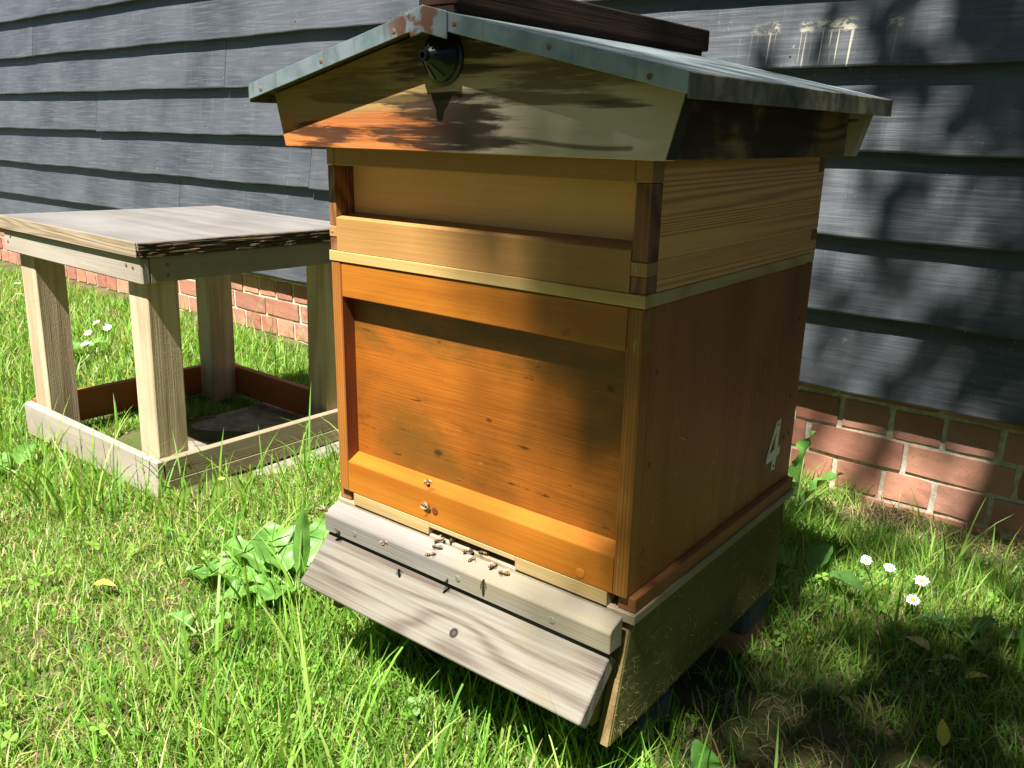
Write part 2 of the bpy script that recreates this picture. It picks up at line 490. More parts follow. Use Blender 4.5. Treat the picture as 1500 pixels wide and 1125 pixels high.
def zinc():
    g = G('zinc_sheet')
    co = g.obj()
    n1 = g.noise(co, 30.0, 4.0)
    n2 = g.noise(co, 6.0, 4.0)
    col = g.mix(g.step(n1, 0.35, 0.65), (0.18, 0.24, 0.26), (0.29, 0.345, 0.365))
    col = g.mix(g.step(n2, 0.5, 0.7, 0.0, 0.6), col, (0.20, 0.27, 0.24))
    col = g.mix(g.step(g.noise(co, 1.0, 3.0, 0.6, 0.0, (70.0, 70.0, 9.0)), 0.55, 0.7, 0.0, 0.5), col, (0.13, 0.15, 0.13))
    x, y, z = g.sep(co)
    d = g.math('ADD', g.math('ABSOLUTE', g.math('ADD', x, 0.012)), g.math('MULTIPLY', n1, 0.05))
    fr = g.step(y, -0.24, -0.28)
    rust = g.math('MULTIPLY', g.step(d, 0.075, 0.05), g.math('MULTIPLY', fr, g.step(g.noise(co, 60.0, 3.0), 0.42, 0.55)))
    col = g.mix(rust, col, (0.16, 0.085, 0.055))
    return g.finish(col, g.math('MULTIPLY_ADD', n2, 0.3, 0.25), g.math('ADD', n1, g.math('MULTIPLY', g.noise(co, 9.0, 2.0), 3.0)), 0.3, 0.003, metal=0.55, spec=0.5)


M['zinc'] = zinc()
M['zinc_dirty'] = plain('grimy_zinc_edge', (0.16, 0.15, 0.10), 0.6, 0.45, 50, 0.4, metal=0.3)
M['rust'] = plain('rusty_steel', (0.16, 0.075, 0.04), 0.7, 0.4, 300)
M['steel'] = plain('dull_steel', (0.35, 0.34, 0.30), 0.45, 0.3, 300, metal=0.7)
M['plastic'] = plain('black_plastic', (0.008, 0.011, 0.009), 0.28, 0.2, 60, 0.1, spec=0.5)
M['cream'] = plain('cream_plastic', (0.92, 0.88, 0.66), 0.5, 0.04, 70, 0.1)
M['black'] = plain('black_void', (0.01, 0.009, 0.007), 0.9)
# floor, landing and stand
M['landing'] = wood('silvered_landing_board', tone=0.29, light=(0.60, 0.55, 0.44), dark=(0.24, 0.175, 0.125), axis='x', k=8, cross=11, along=0.9, contrast=0.62, fibre=0.9, knots=(((0.033, -0.059, 0.083), 0.16, 0.021),), rand=False, rough=0.7, blotch=0.2,
                    stains=((5, 0.45, 0.52, 0.66, (0.56, 0.44, 0.18), 0.6), (6, 0.35, 0.55, 0.7, (0.42, 0.42, 0.40), 0.5), (9, 0.3, 0.62, 0.70, (0.20, 0.17, 0.14), 0.5)), bump=0.4)
M['bar'] = wood('silvered_landing_bar', tone=0.35, light=(0.60, 0.56, 0.50), dark=(0.40, 0.35, 0.30), axis='x', k=5, cross=10, contrast=0.45, fibre=0.6, rough=0.7, stains=((6, 0.4, 0.5, 0.66, (0.56, 0.46, 0.24), 0.6), (11, 0.6, 0.62, 0.72, (0.22, 0.20, 0.11), 0.5)))
M['pale'] = wood('pale_entrance_strip', tone=0.6, light=(0.66, 0.49, 0.22), dark=(0.50, 0.33, 0.12), axis='x', k=4, contrast=0.45, stains=((10, 0.4, 0.56, 0.7, (0.30, 0.25, 0.09), 0.6),))
M['floor_side'] = wood('floor_side_strip', (0.34, 0.135, 0.045), (0.20, 0.072, 0.022), 'y', k=4)
M['rim'] = wood('stand_rim', tone=0.7, light=(0.50, 0.40, 0.27), dark=(0.34, 0.25, 0.14), axis='y', k=4)
M['algae'] = wood('algae_stained_plywood', (0.150, 0.120, 0.030), (0.075, 0.060, 0.015), 'y', k=3, contrast=0.4, fibre=0.6, rough=0.85, stains=((5, 1, 0.5, 0.66, (0.075, 0.078, 0.018), 0.7), (30, 1, 0.62, 0.75, (0.20, 0.17, 0.06), 0.35)), bump=0.5, saw=0.5)
M['frayed'] = wood('frayed_plywood_edge', (0.22, 0.15, 0.06), (0.09, 0.055, 0.02), 'z', k=10, saw=1.0, bump=0.8, rough=0.9)
# table
M['t_top'] = wood('weathered_plywood_top', tone=0.31, light=(0.57, 0.54, 0.50), dark=(0.38, 0.345, 0.31), axis='x', k=5, cross=7, along=0.6, contrast=0.45, fibre=0.5, rough=0.75, stains=((5, 0.35, 0.54, 0.68, (0.34, 0.33, 0.36), 0.6), (4, 0.35, 0.56, 0.72, (0.52, 0.33, 0.20), 0.6)))
M['t_edge'] = wood('split_plywood_edge', (0.30, 0.235, 0.155), (0.19, 0.135, 0.08), 'x', k=12, cross=18, rough=0.85, bump=0.7)
M['t_edge_dark'] = wood('rotten_plywood_edge', (0.12, 0.075, 0.035), (0.03, 0.018, 0.010), 'y', k=18, cross=40, contrast=0.95, rough=0.9, bump=1.0)
M['t_rail'] = wood('weathered_rail', tone=0.54, light=(0.62, 0.54, 0.44), dark=(0.46, 0.37, 0.28), axis='x', k=4, contrast=0.4, rough=0.7, blotch=0.2, stains=((6, 0.4, 0.56, 0.7, (0.42, 0.36, 0.28), 0.6),))
M['t_rail_y'] = wood('weathered_rail_end_on', tone=0.6, light=(0.42, 0.34, 0.22), dark=(0.27, 0.20, 0.12), axis='y', k=4, contrast=0.4, rough=0.75, stains=((8, 0.4, 0.56, 0.7, (0.24, 0.17, 0.08), 0.6),))
M['t_leg'] = wood('rough_sawn_post', tone=0.84, light=(0.62, 0.48, 0.32), dark=(0.42, 0.30, 0.18), axis='z', k=6, cross=12, along=0.7, contrast=0.75, fibre=0.8, rough=0.85, bump=0.6, bdist=0.002, saw=0.45, stains=((9, 0.3, 0.60, 0.72, (0.28, 0.18, 0.08), 0.5),))
M['t_red'] = wood('red_stained_rail', (0.42, 0.135, 0.035), (0.27, 0.075, 0.018), 'x', k=4, rough=0.5, stains=((14, 0.5, 0.66, 0.74, (0.04, 0.02, 0.01), 0.8),))
M['t_red_y'] = wood('red_stained_rail_side', (0.42, 0.135, 0.035), (0.27, 0.075, 0.018), 'y', k=4, rough=0.5, stains=((14, 0.5, 0.66, 0.74, (0.04, 0.02, 0.01), 0.8),))
M['slab'] = plain('concrete_slab', (0.20, 0.175, 0.135), 0.95, 0.35, 30, 0.6, bdist=0.004)
M['slate'] = plain('blue_grey_block', (0.075, 0.085, 0.095), 0.8, 0.3, 30, 0.5)


def soil():
    g = G('soil')
    co = g.obj()
    n1 = g.noise(co, 9.0, 6.0, 0.65)
    n2 = g.noise(co, 90.0, 4.0, 0.65)
    col = g.mix(g.step(n1, 0.35, 0.65), (0.055, 0.042, 0.022), (0.125, 0.098, 0.050))
    col = g.mix(g.step(n2, 0.5, 0.7, 0.0, 0.6), col, (0.21, 0.165, 0.085))
    col = g.mix(g.step(g.noise(co, 4.0, 4.0), 0.40, 0.55, 0.0, 0.8), col, (0.060, 0.090, 0.018))
    return g.finish(col, 0.95, g.math('ADD', n1, g.math('MULTIPLY', n2, 0.5)), 0.8, 0.01, spec=0.15)


M['soil'] = soil()
M['grass'] = attr_leaf('grass_blade', 0.42)
M['dry'] = attr_leaf('dry_stem', 0.15)
M['dock'] = leaf_mat('dock_leaf', (0.080, 0.205, 0.032), (0.150, 0.300, 0.060), 0.22)
M['weed'] = leaf_mat('weed_leaf', (0.075, 0.20, 0.040), (0.13, 0.28, 0.065), 0.3)
M['stalk'] = leaf_mat('green_stalk', (0.22, 0.34, 0.09), (0.28, 0.40, 0.13), 0.1)
M['yellow_leaf'] = leaf_mat('yellow_leaf', (0.72, 0.55, 0.05), (0.80, 0.66, 0.12), 0.25)
M['tan_leaf'] = leaf_mat('tan_leaf', (0.42, 0.30, 0.10), (0.55, 0.42, 0.16), 0.2)
M['petal'] = plain('white_petal', (0.85, 0.85, 0.85), 0.6, 0.04, 30)
M['eye'] = plain('yellow_disc', (0.75, 0.50, 0.03), 0.8, 0.2, 600, 0.6)
M['bark'] = plain('bark', (0.14, 0.11, 0.08), 0.95, 0.4, 25, 1.0, bdist=0.02)
M['crown'] = leaf_mat('tree_leaf', (0.05, 0.12, 0.02), (0.08, 0.17, 0.035), 0.25)


def bee_mat():
    g = G('bee_body')
    co = g.obj()
    x, y, z = g.sep(co)
    st = g.step(g.math('SINE', g.math('MULTIPLY', x, 6.283 / 0.0024)), -0.2, 0.3)
    ab = g.step(x, -0.0005, -0.0012)
    col = g.mix(g.math('MULTIPLY', st, ab), (0.075, 0.040, 0.012), (0.24, 0.12, 0.025))
    col = g.mix(g.math('MULTIPLY', g.math('SUBTRACT', 1.0, st), ab), col, (0.014, 0.008, 0.004))
    return g.finish(col, 0.6, g.noise(co, 900.0), 0.3, 0.0003)


M['bee'] = bee_mat()
M['bee_leg'] = plain('bee_leg', (0.03, 0.018, 0.01), 0.5)
gw = G('bee_wing')
bw = gw.n('BsdfPrincipled', Base_Color=(0.55, 0.50, 0.42), Roughness=0.3, Alpha=0.28)
gw.set(gw.out.inputs[0], bw)
M['wing'] = gw.m


# ------------------------------------------------------------------ ground
WN, WC, WA = np.array([0.0328, 0.9995]), 1.2796, -0.0328


def ss(a, lo, hi):
    t = np.clip((a - lo) / (hi - lo), 0, 1)
    return t * t * (3 - 2 * t)


def gz(x, y):
    x = np.asarray(x, float)
    y = np.asarray(y, float)
    z = -0.27 - 0.07 * ss(y, 0.35, 1.2) * (0.35 + 0.65 * ss(x, -2, 0)) - 0.035 * ss(-x, 0.35, 0.9)
    z = z + 0.006 * np.sin(x * 7.1 + 1) * np.cos(y * 6.3) + 0.004 * np.sin(x * 17 + y * 11) + 0.003 * np.sin(y * 31 - x * 23)
    return z


def axis_pts(lo, hi, fine_lo, fine_hi, step):
    a = list(np.arange(fine_lo, fine_hi + 1e-6, step))
    q, d = fine_lo, step
    left = []
    while q > lo:
        d *= 1.35
        q -= d
        left.append(q)
    q, d = fine_hi, step
    right = []
    while q < hi:
        d *= 1.35
        q += d
        right.append(q)
    return np.array(left[::-1] + a + right)


gx = axis_pts(-120, 120, -2.6, 1.8, 0.04)
gy = axis_pts(-120, 120, -1.0, 1.5, 0.04)
X, Y = np.meshgrid(gx, gy, indexing='ij')
Zg = gz(X, Y)
nx, ny = X.shape
gv = np.stack([X, Y, Zg + ZO], -1).reshape(-1, 3)
ii = (np.arange(nx - 1)[:, None] * ny + np.arange(ny - 1)[None]).reshape(-1)
gf = np.stack([ii, ii + ny, ii + ny + 1, ii + 1], -1)


def np_mesh(name, verts, quads=None, tris=None, mat=None, cols=None, smooth=False):
    me = bpy.data.meshes.new(name)
    me.vertices.add(len(verts))
    me.vertices.foreach_set('co', np.ascontiguousarray(verts, np.float32).ravel())
    loops, starts, c = [], [], 0
    for arr, k in ((quads, 4), (tris, 3)):
        if arr is None or not len(arr):
            continue
        loops.append(arr.reshape(-1))
        starts.append(c + np.arange(len(arr)) * k)
        c += arr.size
    loops = np.concatenate(loops).astype(np.int32)
    starts = np.concatenate(starts).astype(np.int32)
    me.loops.add(len(loops))
    me.loops.foreach_set('vertex_index', loops)
    me.polygons.add(len(starts))
    me.polygons.foreach_set('loop_start', starts)
    if smooth:
        me.polygons.foreach_set('use_smooth', np.ones(len(starts), bool))
    me.update(calc_edges=True)
    if cols is not None:
        at = me.color_attributes.new('Col', 'FLOAT_COLOR', 'POINT')
        at.data.foreach_set('color', np.concatenate([cols, np.ones((len(cols), 1))], 1).astype(np.float32).ravel())
    if mat:
        me.materials.append(mat)
    o = bpy.data.objects.new(name, me)
    COL.objects.link(o)
    return o


go = np_mesh('ground', gv, gf, None, M['soil'], smooth=True)
go['kind'] = 'structure'

# ------------------------------------------------------------------ barn wall: brick plinth and weatherboards
barn = thing('barn', 'long barn wall of black overlapping weatherboards above a low red brick plinth', 'barn', (WN[0] * WC, WN[1] * WC, 0), rot=(0, 0, WA))
S0, S1 = -6.2, 2.2
MB().box(S0, S1, 0.005, 0.20, -0.55, 0.02, 0).build('mortar', M['mortar'], barn)


def brick_mesh(lw):
    m = MB()
    b = bmesh.new()
    bmesh.ops.create_cube(b, size=1)
    bmesh.ops.subdivide_edges(b, edges=b.edges[:], cuts=2, use_grid_fill=True)
    for v in b.verts:
        j = Vector([random.uniform(-0.0011, 0.0011) for _ in range(3)])
        v.co = Vector((v.co.x * lw, v.co.y * 0.09, v.co.z * 0.0655)) + j
        if abs(v.co.x) > lw * 0.48 and abs(v.co.z) > 0.031:
            v.co.x *= 1 - 0.0025 / lw
            v.co.z *= 0.955
    b.verts.index_update()
    m.add([v.co[:] for v in b.verts], [[v.index for v in f.verts] for f in b.faces])
    b.free()
    me = bpy.data.meshes.new('brick')
    me.from_pydata(m.v, [], m.f)
    me.materials.append(M['brick'])
    return me


heads = [brick_mesh(0.1015) for _ in range(3)]
strs = [brick_mesh(0.2145) for _ in range(3)]
for row in range(5):
    zc = -0.1763 + 0.0375 + 0.075 * (1 - row)
    st = row in (0, 2, 4)
    pitch = 0.225 if st else 0.1125
    off = 0.1752 + (0.1125 if st else 0.05625 + 0.05625)
    if row == 0:
        off += 0.06
    if row in (1, 3):
        off = 0.1752 + 0.016
    a = S0 if row < 4 else -0.2
    k0 = int(math.ceil((a - off) / pitch))
    k1 = int((S1 - off) / pitch) if row < 4 else 6
    for k in range(k0, k1 + 1):
        o = bpy.data.objects.new('brick', random.choice(strs if st else heads))
        COL.objects.link(o)
        o.parent = barn
        o.location = (off + k * pitch + random.uniform(-0.002, 0.002), 0.045 + random.uniform(-0.0015, 0.002), zc + random.uniform(-0.0012, 0.0012))
        o.rotation_euler = (0, random.uniform(-0.006, 0.006), 0)

MB().box(S0, S1, 0.002, 0.06, 0.02, 3.1, 0).build('backing', M['batten'], barn)
LIP0, PITCH = -0.0785, 0.1753


def board(s0, s1, k, seed):
    rr = random.Random(seed)
    z0 = LIP0 + PITCH * k
    n = max(3, int((s1 - s0) / 0.05))
    ph, am = rr.uniform(0, 9), rr.uniform(0.001, 0.0022)
    dz0, dz1 = rr.uniform(-0.003, 0.003), rr.uniform(-0.003, 0.003)
    m = MB()
    vs, fs = [], []
    for i in range(n + 1):
        s = s0 + (s1 - s0) * i / n
        lip = z0 + dz0 + (dz1 - dz0) * i / n + am * math.sin(s * 7 + ph) + am * 0.5 * math.sin(s * 23 + ph * 2) + rr.uniform(-0.0006, 0.0006)
        bow = 0.0015 * math.sin(s * 3 + ph)
        top = z0 + 0.212
        # profile: lip bottom-front, bevel, mid, top, back top, back bottom
        vs += [(s, -0.0405 + bow, lip + 0.0015), (s, -0.0415 + bow, lip + 0.005), (s, -0.024 + bow, lip + 0.11), (s, -0.0080, top), (s, -0.001, top), (s, -0.012 + bow, lip)]
    for i in range(n):
        for j in range(6):
            a, b_ = i * 6 + j, i * 6 + (j + 1) % 6
            fs.append((a, b_, b_ + 6, a + 6))
    fs.append((5, 4, 3, 2, 1, 0))
    e = n * 6
    fs.append((e, e + 1, e + 2, e + 3, e + 4, e + 5))
    m.add(vs, fs)
    return m.build('board', M['paint'], barn)


joints = {0: [-1.30], 1: [-2.62, 1.5], 2: [-1.70, 1.05], 3: [-3.30, -0.4], 4: [-2.2, 1.3], 5: [-3.9, -0.75], 6: [-1.2], 7: [-3.0, 0.4]}
for k in range(0, 17):
    js = [S0] + joints.get(k, [-3.5 + 0.37 * k % 3, -0.6 + (k * 0.71) % 1.9]) + [S1]
    for a, b_ in zip(js[:-1], js[1:]):
        board(a + 0.0016, b_ - 0.0016, k, k * 31 + int(a * 10))

nail_me = None
for k in range(0, 8):
    for s_ in np.arange(S0 + 0.25, S1, 0.60):
        q = float(s_) + random.uniform(-0.02, 0.02)
        zz = LIP0 + PITCH * k + 0.032 + random.uniform(-0.004, 0.004)
        if nail_me is None:
            nail = MB().lathe([(-0.006, 0.0028), (0.0006, 0.0028), (0.0012, 0.0018)], (0, 0, 0), (0, -1, 0), 8).build('nail', M['rust'], barn)
            nail_me = nail.data
        else:
            nail = bpy.data.objects.new('nail', nail_me)
            COL.objects.link(nail)
            nail.parent = barn
        nail.location = (q, -0.0375, zz)

# ------------------------------------------------------------------ beehive, from the ground up
W, D = 0.46, 0.46
# supports
bb = (0.40, 0.40, -0.29)
t = thing('support_block', 'blue grey block on a broken red brick under the green stand', 'block', bb)
MB().box(0.365, 0.455, 0.375, 0.465, -0.238, -0.1755, 0.008, 0.003).build('block', M['slate'], t, bb)
MB().box(0.36, 0.452, 0.372, 0.47, -0.335, -0.239, 0.008, 0.004).build('brick', M['brick'], t, bb)
for i, (x, y, lb) in enumerate(((0.03, 0.40, 'grey block hidden behind under the back of the green stand'), (0.05, 0.06, 'grey block under the stand behind the sloping landing board'), (0.36, 0.10, 'dark block under the shaded side of the green stand'))):
    b0 = (x, y, -0.29)
    t = thing('support_block', lb, 'block', b0)
    MB().box(x, x + 0.07, y, y + 0.09, -0.235, -0.1755, 0.006, 0.003).build('block', M['slate'], t, b0)
    MB().box(x - .003, x + 0.072, y - .003, y + 0.092, -0.335, -0.236, 0.006, 0.003).build('footing', M['slate'], t, b0)

# stand with its sloping landing board
sb = (0.23, 0.0, -0.1745)
stand = thing('hive_stand', 'low green stained plywood stand with sloping silvered landing board under the hive', 'stand', sb)
for s in (0, 1):
    x0, x1 = ((0.0, 0.016), (0.446, 0.462))[s]
    side = MB().prism([(0.014, -0.031), (-0.020, -0.1745), (0.452, -0.1745), (0.452, -0.031)], x0, x1, 'x', 0.0012).build('side_panel', M['algae'], stand, sb)
    # frayed front edge
    MB().prism([(0.0115, -0.033), (-0.0225, -0.1735), (-0.0195, -0.1735), (0.0145, -0.033)], x0 + 0.001, x1 - 0.001, 'x').build('frayed_edge', M['frayed'], side, (0, 0, 0)).location = (-sb[0], -sb[1], -sb[2])
MB().box(0.0162, 0.4458, 0.436, 0.451, -0.174, -0.032, 0.001).build('back_panel', M['algae'], stand, sb)
for s in (0, 1):
    x0, x1 = ((0.0175, 0.034), (0.422, 0.4445))[s]
    MB().prism([(0.02, -0.052), (-0.0025, -0.0625), (-0.058, -0.120), (-0.030, -0.150), (0.02, -0.150)], x0, x1, 'x', 0.001).build('cheek', M['algae'], stand, sb)
lb = MB().prism([(-0.0205, -0.0585), (-0.0765, -0.1145), (-0.062, -0.1285), (-0.006, -0.0725)], -0.002, 0.457, 'x', 0.0015).build('landing_board', M['landing'], stand, sb)
lb['label'] = 'sloping silvered landing board with a round knot'
bar = MB().prism([(-0.0045, -0.0175), (-0.0255, -0.0245), (-0.0295, -0.0285), (-0.029, -0.0535), (-0.0045, -0.0535)], 0.0, 0.4605, 'x', 0.001).build('landing_bar', M['bar'], stand, sb)
for x, z in ((0.245, -0.040), (0.385, -0.041), (0.06, -0.040)):
    screw(stand, (x, -0.0295, z), (0, -1, 0), 0.0042, sb, M['steel'])
screw(stand, (0.433, -0.035, -0.100), (1, 0, 0), 0.003, sb, M['rust'])

# floor: plate, side strips and the entrance block
fb = (0.23, 0.23, -0.030)
fl = thing('hive_floor', 'thin wooden hive floor with a dark entrance slot above the landing bar', 'hive floor', fb)
MB().box(-0.010, 0.470, 0.003, 0.462, -0.0300, -0.0182, 0.001).build('base_plate', M['rim'], fl, fb)
for x0, x1 in ((-0.008, 0.014), (0.446, 0.468)):
    MB().box(x0, x1, 0.007, 0.46, -0.0178, -0.0004, 0.0012).build('side_strip', M['floor_side'], fl, fb)
for nm, x0, x1, z0, z1 in (('entrance_block', 0.0265, 0.168, -0.0178, -0.0008), ('entrance_block', 0.308, 0.4355, -0.0178, -0.0008), ('entrance_lintel', 0.1682, 0.3078, -0.0072, -0.0008)):
    MB().box(x0, x1, 0.0008, 0.024, z0, z1, 0.0006).build(nm, M['pale'], fl, fb)
MB().box(0.016, 0.444, 0.28, 0.29, -0.0178, -0.001, 0).build('dark_interior_sheet', M['black'], fl, fb)  # black sheet standing in for the unlit inside behind the slot

# brood box
bb = (0.23, 0.23, 0.0)
br = thing('brood_box', 'tall orange brown stained hive box with recessed front and number 4 on its side', 'hive box', bb)
BT = 0.3153
for i, (x0, x1) in enumerate(((0.0, 0.0175), (0.4425, 0.46))):
    MB().box(x0 + (0.0 if i == 0 else 0), x1, 0.0, 0.0195, 0.0, BT, 0.0012).build('corner_post', M['post'], br, bb)
MB().box(0.0005, 0.0175, 0.0198, 0.459, 0.0, BT, 0.0008).build('side_panel', M['side_ply'], br, bb)
MB().box(0.4425, 0.4598, 0.0198, 0.46, 0.0, BT, 0.0008).build('side_panel', M['side_ply'], br, bb)
MB().box(0.0178, 0.4422, 0.0201, 0.036, 0.001, BT - 0.001, 0).build('front_panel', M['panel'], br, bb)
MB().box(0.0177, 0.0186, 0.0010, 0.0199, 0.044, 0.2705, 0).build('recess_facing', M['inner_dark'], br, bb)  # thin facing that gives the left inner side a darker brown
MB().box(0.0180, 0.4420, 0.0006, 0.0199, 0.2705, BT - 0.0004, 0.0012).build('top_rail', M['stain_x'], br, bb)
MB().prism([(0.0006, 0.0006), (0.0006, 0.0425), (0.0015, 0.0440), (0.0199, 0.0530), (0.0199, 0.0006)], 0.0180, 0.4420, 'x').build('bottom_rail', M['stain_x'], br, bb)
MB().box(0.0178, 0.4422, 0.444, 0.459, 0.0, BT, 0.0008).build('back_panel', M['side_ply'], br, bb)
for y, z in ((0.035, 0.245), (0.032, 0.145), (0.030, 0.045), (0.43, 0.24), (0.43, 0.13), (0.44, 0.072), (0.425, 0.07)):
    screw(br, (0.4598, y, z), (1, 0, 0), 0.0030, bb, M['rust'])
# the figure 4, screwed on
o4 = [(0.3885, 0.101), (0.4015, 0.1035), (0.3985, 0.0605), (0.4085, 0.0615), (0.4085, 0.0490), (0.3975, 0.0475), (0.3955, 0.0290), (0.3845, 0.0310), (0.3860, 0.0465), (0.3640, 0.0460), (0.3640, 0.0540)]
i4 = [(0.3908, 0.0905), (0.3890, 0.0605), (0.3700, 0.0590)]
b = bmesh.new()
x4, th4 = 0.4602, 0.0013
ring_o = [b.verts.new((x4 + th4, y, z)) for y, z in o4]
ring_i = [b.verts.new((x4 + th4, y, z)) for y, z in i4]
es = [b.edges.new((r[i], r[(i + 1) % len(r)])) for r in (ring_o, ring_i) for i in range(len(r))]
bmesh.ops.triangle_fill(b, use_beauty=True, edges=es)
ret = bmesh.ops.extrude_face_region(b, geom=b.faces[:])
for v in [q for q in ret['geom'] if isinstance(q, bmesh.types.BMVert)]:
    v.co.x -= th4
bmesh.ops.recalc_face_normals(b, faces=b.faces)
b.verts.index_update()
m4 = MB().add([v.co[:] for v in b.verts], [[v.index for v in f.verts] for f in b.faces])
b.free()
num = m4.build('number_four', M['cream'], br, bb)
num['label'] = 'cream figure 4'
for y, z in ((0.394, 0.0965), (0.3905, 0.036)):
    MB().lathe([(0, 0.0022), (0.0006, 0.0018)], (x4 + th4, y, z), (1, 0, 0), 8).build('screw', M['rust'], num).location = (-bb[0], -bb[1], -bb[2])
# specks and bolts on the front
for x, z, r in ((0.18, 0.0185, 0.0052), (0.40, 0.010, 0.0062)):
    MB().lathe([(-0.001, r), (0.0008, r * 0.95), (0.0012, r * 0.5)], (x, 0.0006, z), (0, -1, 0), 12).build('plug', M['inner_dark'] if x < .3 else M['stain_x'], br, bb)

# pale frame between the boxes
eb = (0.23, 0.23, BT)
ek = thing('excluder_frame', 'thin pale pine frame sandwiched between the two hive boxes', 'wooden frame', eb)
E0, E1 = BT + 0.0006, 0.3290
MB().box(-0.0015, 0.4615, -0.0015, 0.030, E0, E1, 0.0008).build('front_strip', M['pine'], ek, eb)
MB().box(0.0, 0.46, 0.432, 0.4615, E0, E1, 0.0008).build('back_strip', M['pine'], ek, eb)
MB().box(0.4300, 0.4613, 0.0303, 0.4317, E0, E1, 0.0006).build('side_strip', M['pine_y'], ek, eb)
MB().box(-0.0013, 0.030, 0.0303, 0.4317, E0, E1, 0.0006).build('side_strip', M['pine_y'], ek, eb)

# super
ub = (0.23, 0.23, 0.3294)
su = thing('super_box', 'shallow yellow cedar hive box with jointed corners and recessed front panel', 'hive box', ub)
U0, U1 = 0.3294, 0.4700
ru = random.Random(3)
for i, (x0, x1) in enumerate(((0.0, 0.0135), (0.4425, 0.4605))):
    MB().box(x0, x1, 0.0215, 0.4385, U0, U1, 0.0008).build('side_board', M['super_side'], su, ub)
    for z0, z1 in ((U0, 0.3462), (0.3602, 0.4345)):
        MB().box(x0 + 0.0003, x1 - 0.0003, 0.0004, 0.0213, z0 + 0.0003, z1 - 0.0003, 0.0005).build('joint_finger', M['end_grain'], su, ub)
    for z0, z1 in ((0.3464, 0.3600), (0.4347, U1)):
        MB().box(x0, x1, -0.0006, 0.0213, z0, z1, 0.0006).build('joint_finger', M['super_x'], su, ub)
    for z0, z1, mm in ((U0, 0.3462, 'super_x'), (0.3464, 0.3600, 'end_grain'), (0.3602, 0.4345, 'super_x'), (0.4347, U1, 'end_grain')):
        MB().box(x0, x1, 0.4387, 0.4600, z0 + 0.0002, z1 - 0.0002, 0.0005).build('joint_finger', M['end_grain' if mm == 'end_grain' else 'super_side'], su, ub)
MB().box(0.0138, 0.4422, -0.0005, 0.0215, 0.4345, U1, 0.0012).build('top_rail', M['super_x'], su, ub)
MB().prism([(-0.0005, U0 + 0.0003), (-0.0005, 0.3700), (0.0005, 0.3712), (0.030, 0.3760), (0.030, U0 + 0.0003)], 0.0138, 0.4422, 'x').build('bottom_rail', M['super_x'], su, ub)
MB().box(0.0137, 0.4423, 0.0303, 0.042, U0 + 0.001, U1 - 0.001, 0).build('front_panel', M['super_in'], su, ub)
MB().box(0.0137, 0.4423, 0.445, 0.459, U0 + 0.001, U1 - 0.001, 0).build('back_panel', M['super_side'], su, ub)
MB().box(0.0136, 0.0142, 0.0215, 0.0302, 0.376, 0.4345, 0).build('recess_facing', M['end_grain'], su, ub)
for x, z in ((0.006, 0.353), (0.449, 0.353)):
    screw(su, (x, -0.0006, z), (0, -1, 0), 0.0018, ub, M['steel'], 'nail')

# roof
rb = (0.23, 0.23, 0.456)
rf = thing('hive_roof', 'gabled hive roof with stained cedar gable, grey metal cover and dark ridge board', 'hive roof', rb)
APX, EAVE = 0.594, 0.527
SLOPE = (APX - EAVE) / 0.292


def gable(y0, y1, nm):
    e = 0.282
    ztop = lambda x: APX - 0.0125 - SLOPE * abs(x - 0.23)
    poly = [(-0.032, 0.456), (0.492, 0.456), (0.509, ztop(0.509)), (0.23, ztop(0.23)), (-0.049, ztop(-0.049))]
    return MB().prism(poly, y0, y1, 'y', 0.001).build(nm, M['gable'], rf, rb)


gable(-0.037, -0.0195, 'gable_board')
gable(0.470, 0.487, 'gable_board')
for x0, x1 in ((-0.0205, -0.004), (0.464, 0.4805)):
    MB().box(x0, x1, -0.0192, 0.4697, 0.4555, 0.5225, 0.001).build('side_board', M['roof_side'], rf, rb)
MB().box(0.4806, 0.4822, -0.0192, -0.0165, 0.457, 0.522, 0).build('dark_joint', M['dark_edge'], rf, rb)
MB().box(-0.004, 0.464, -0.0193, 0.4697, 0.4702, 0.477, 0).build('ceiling_board', M['under'], rf, rb)
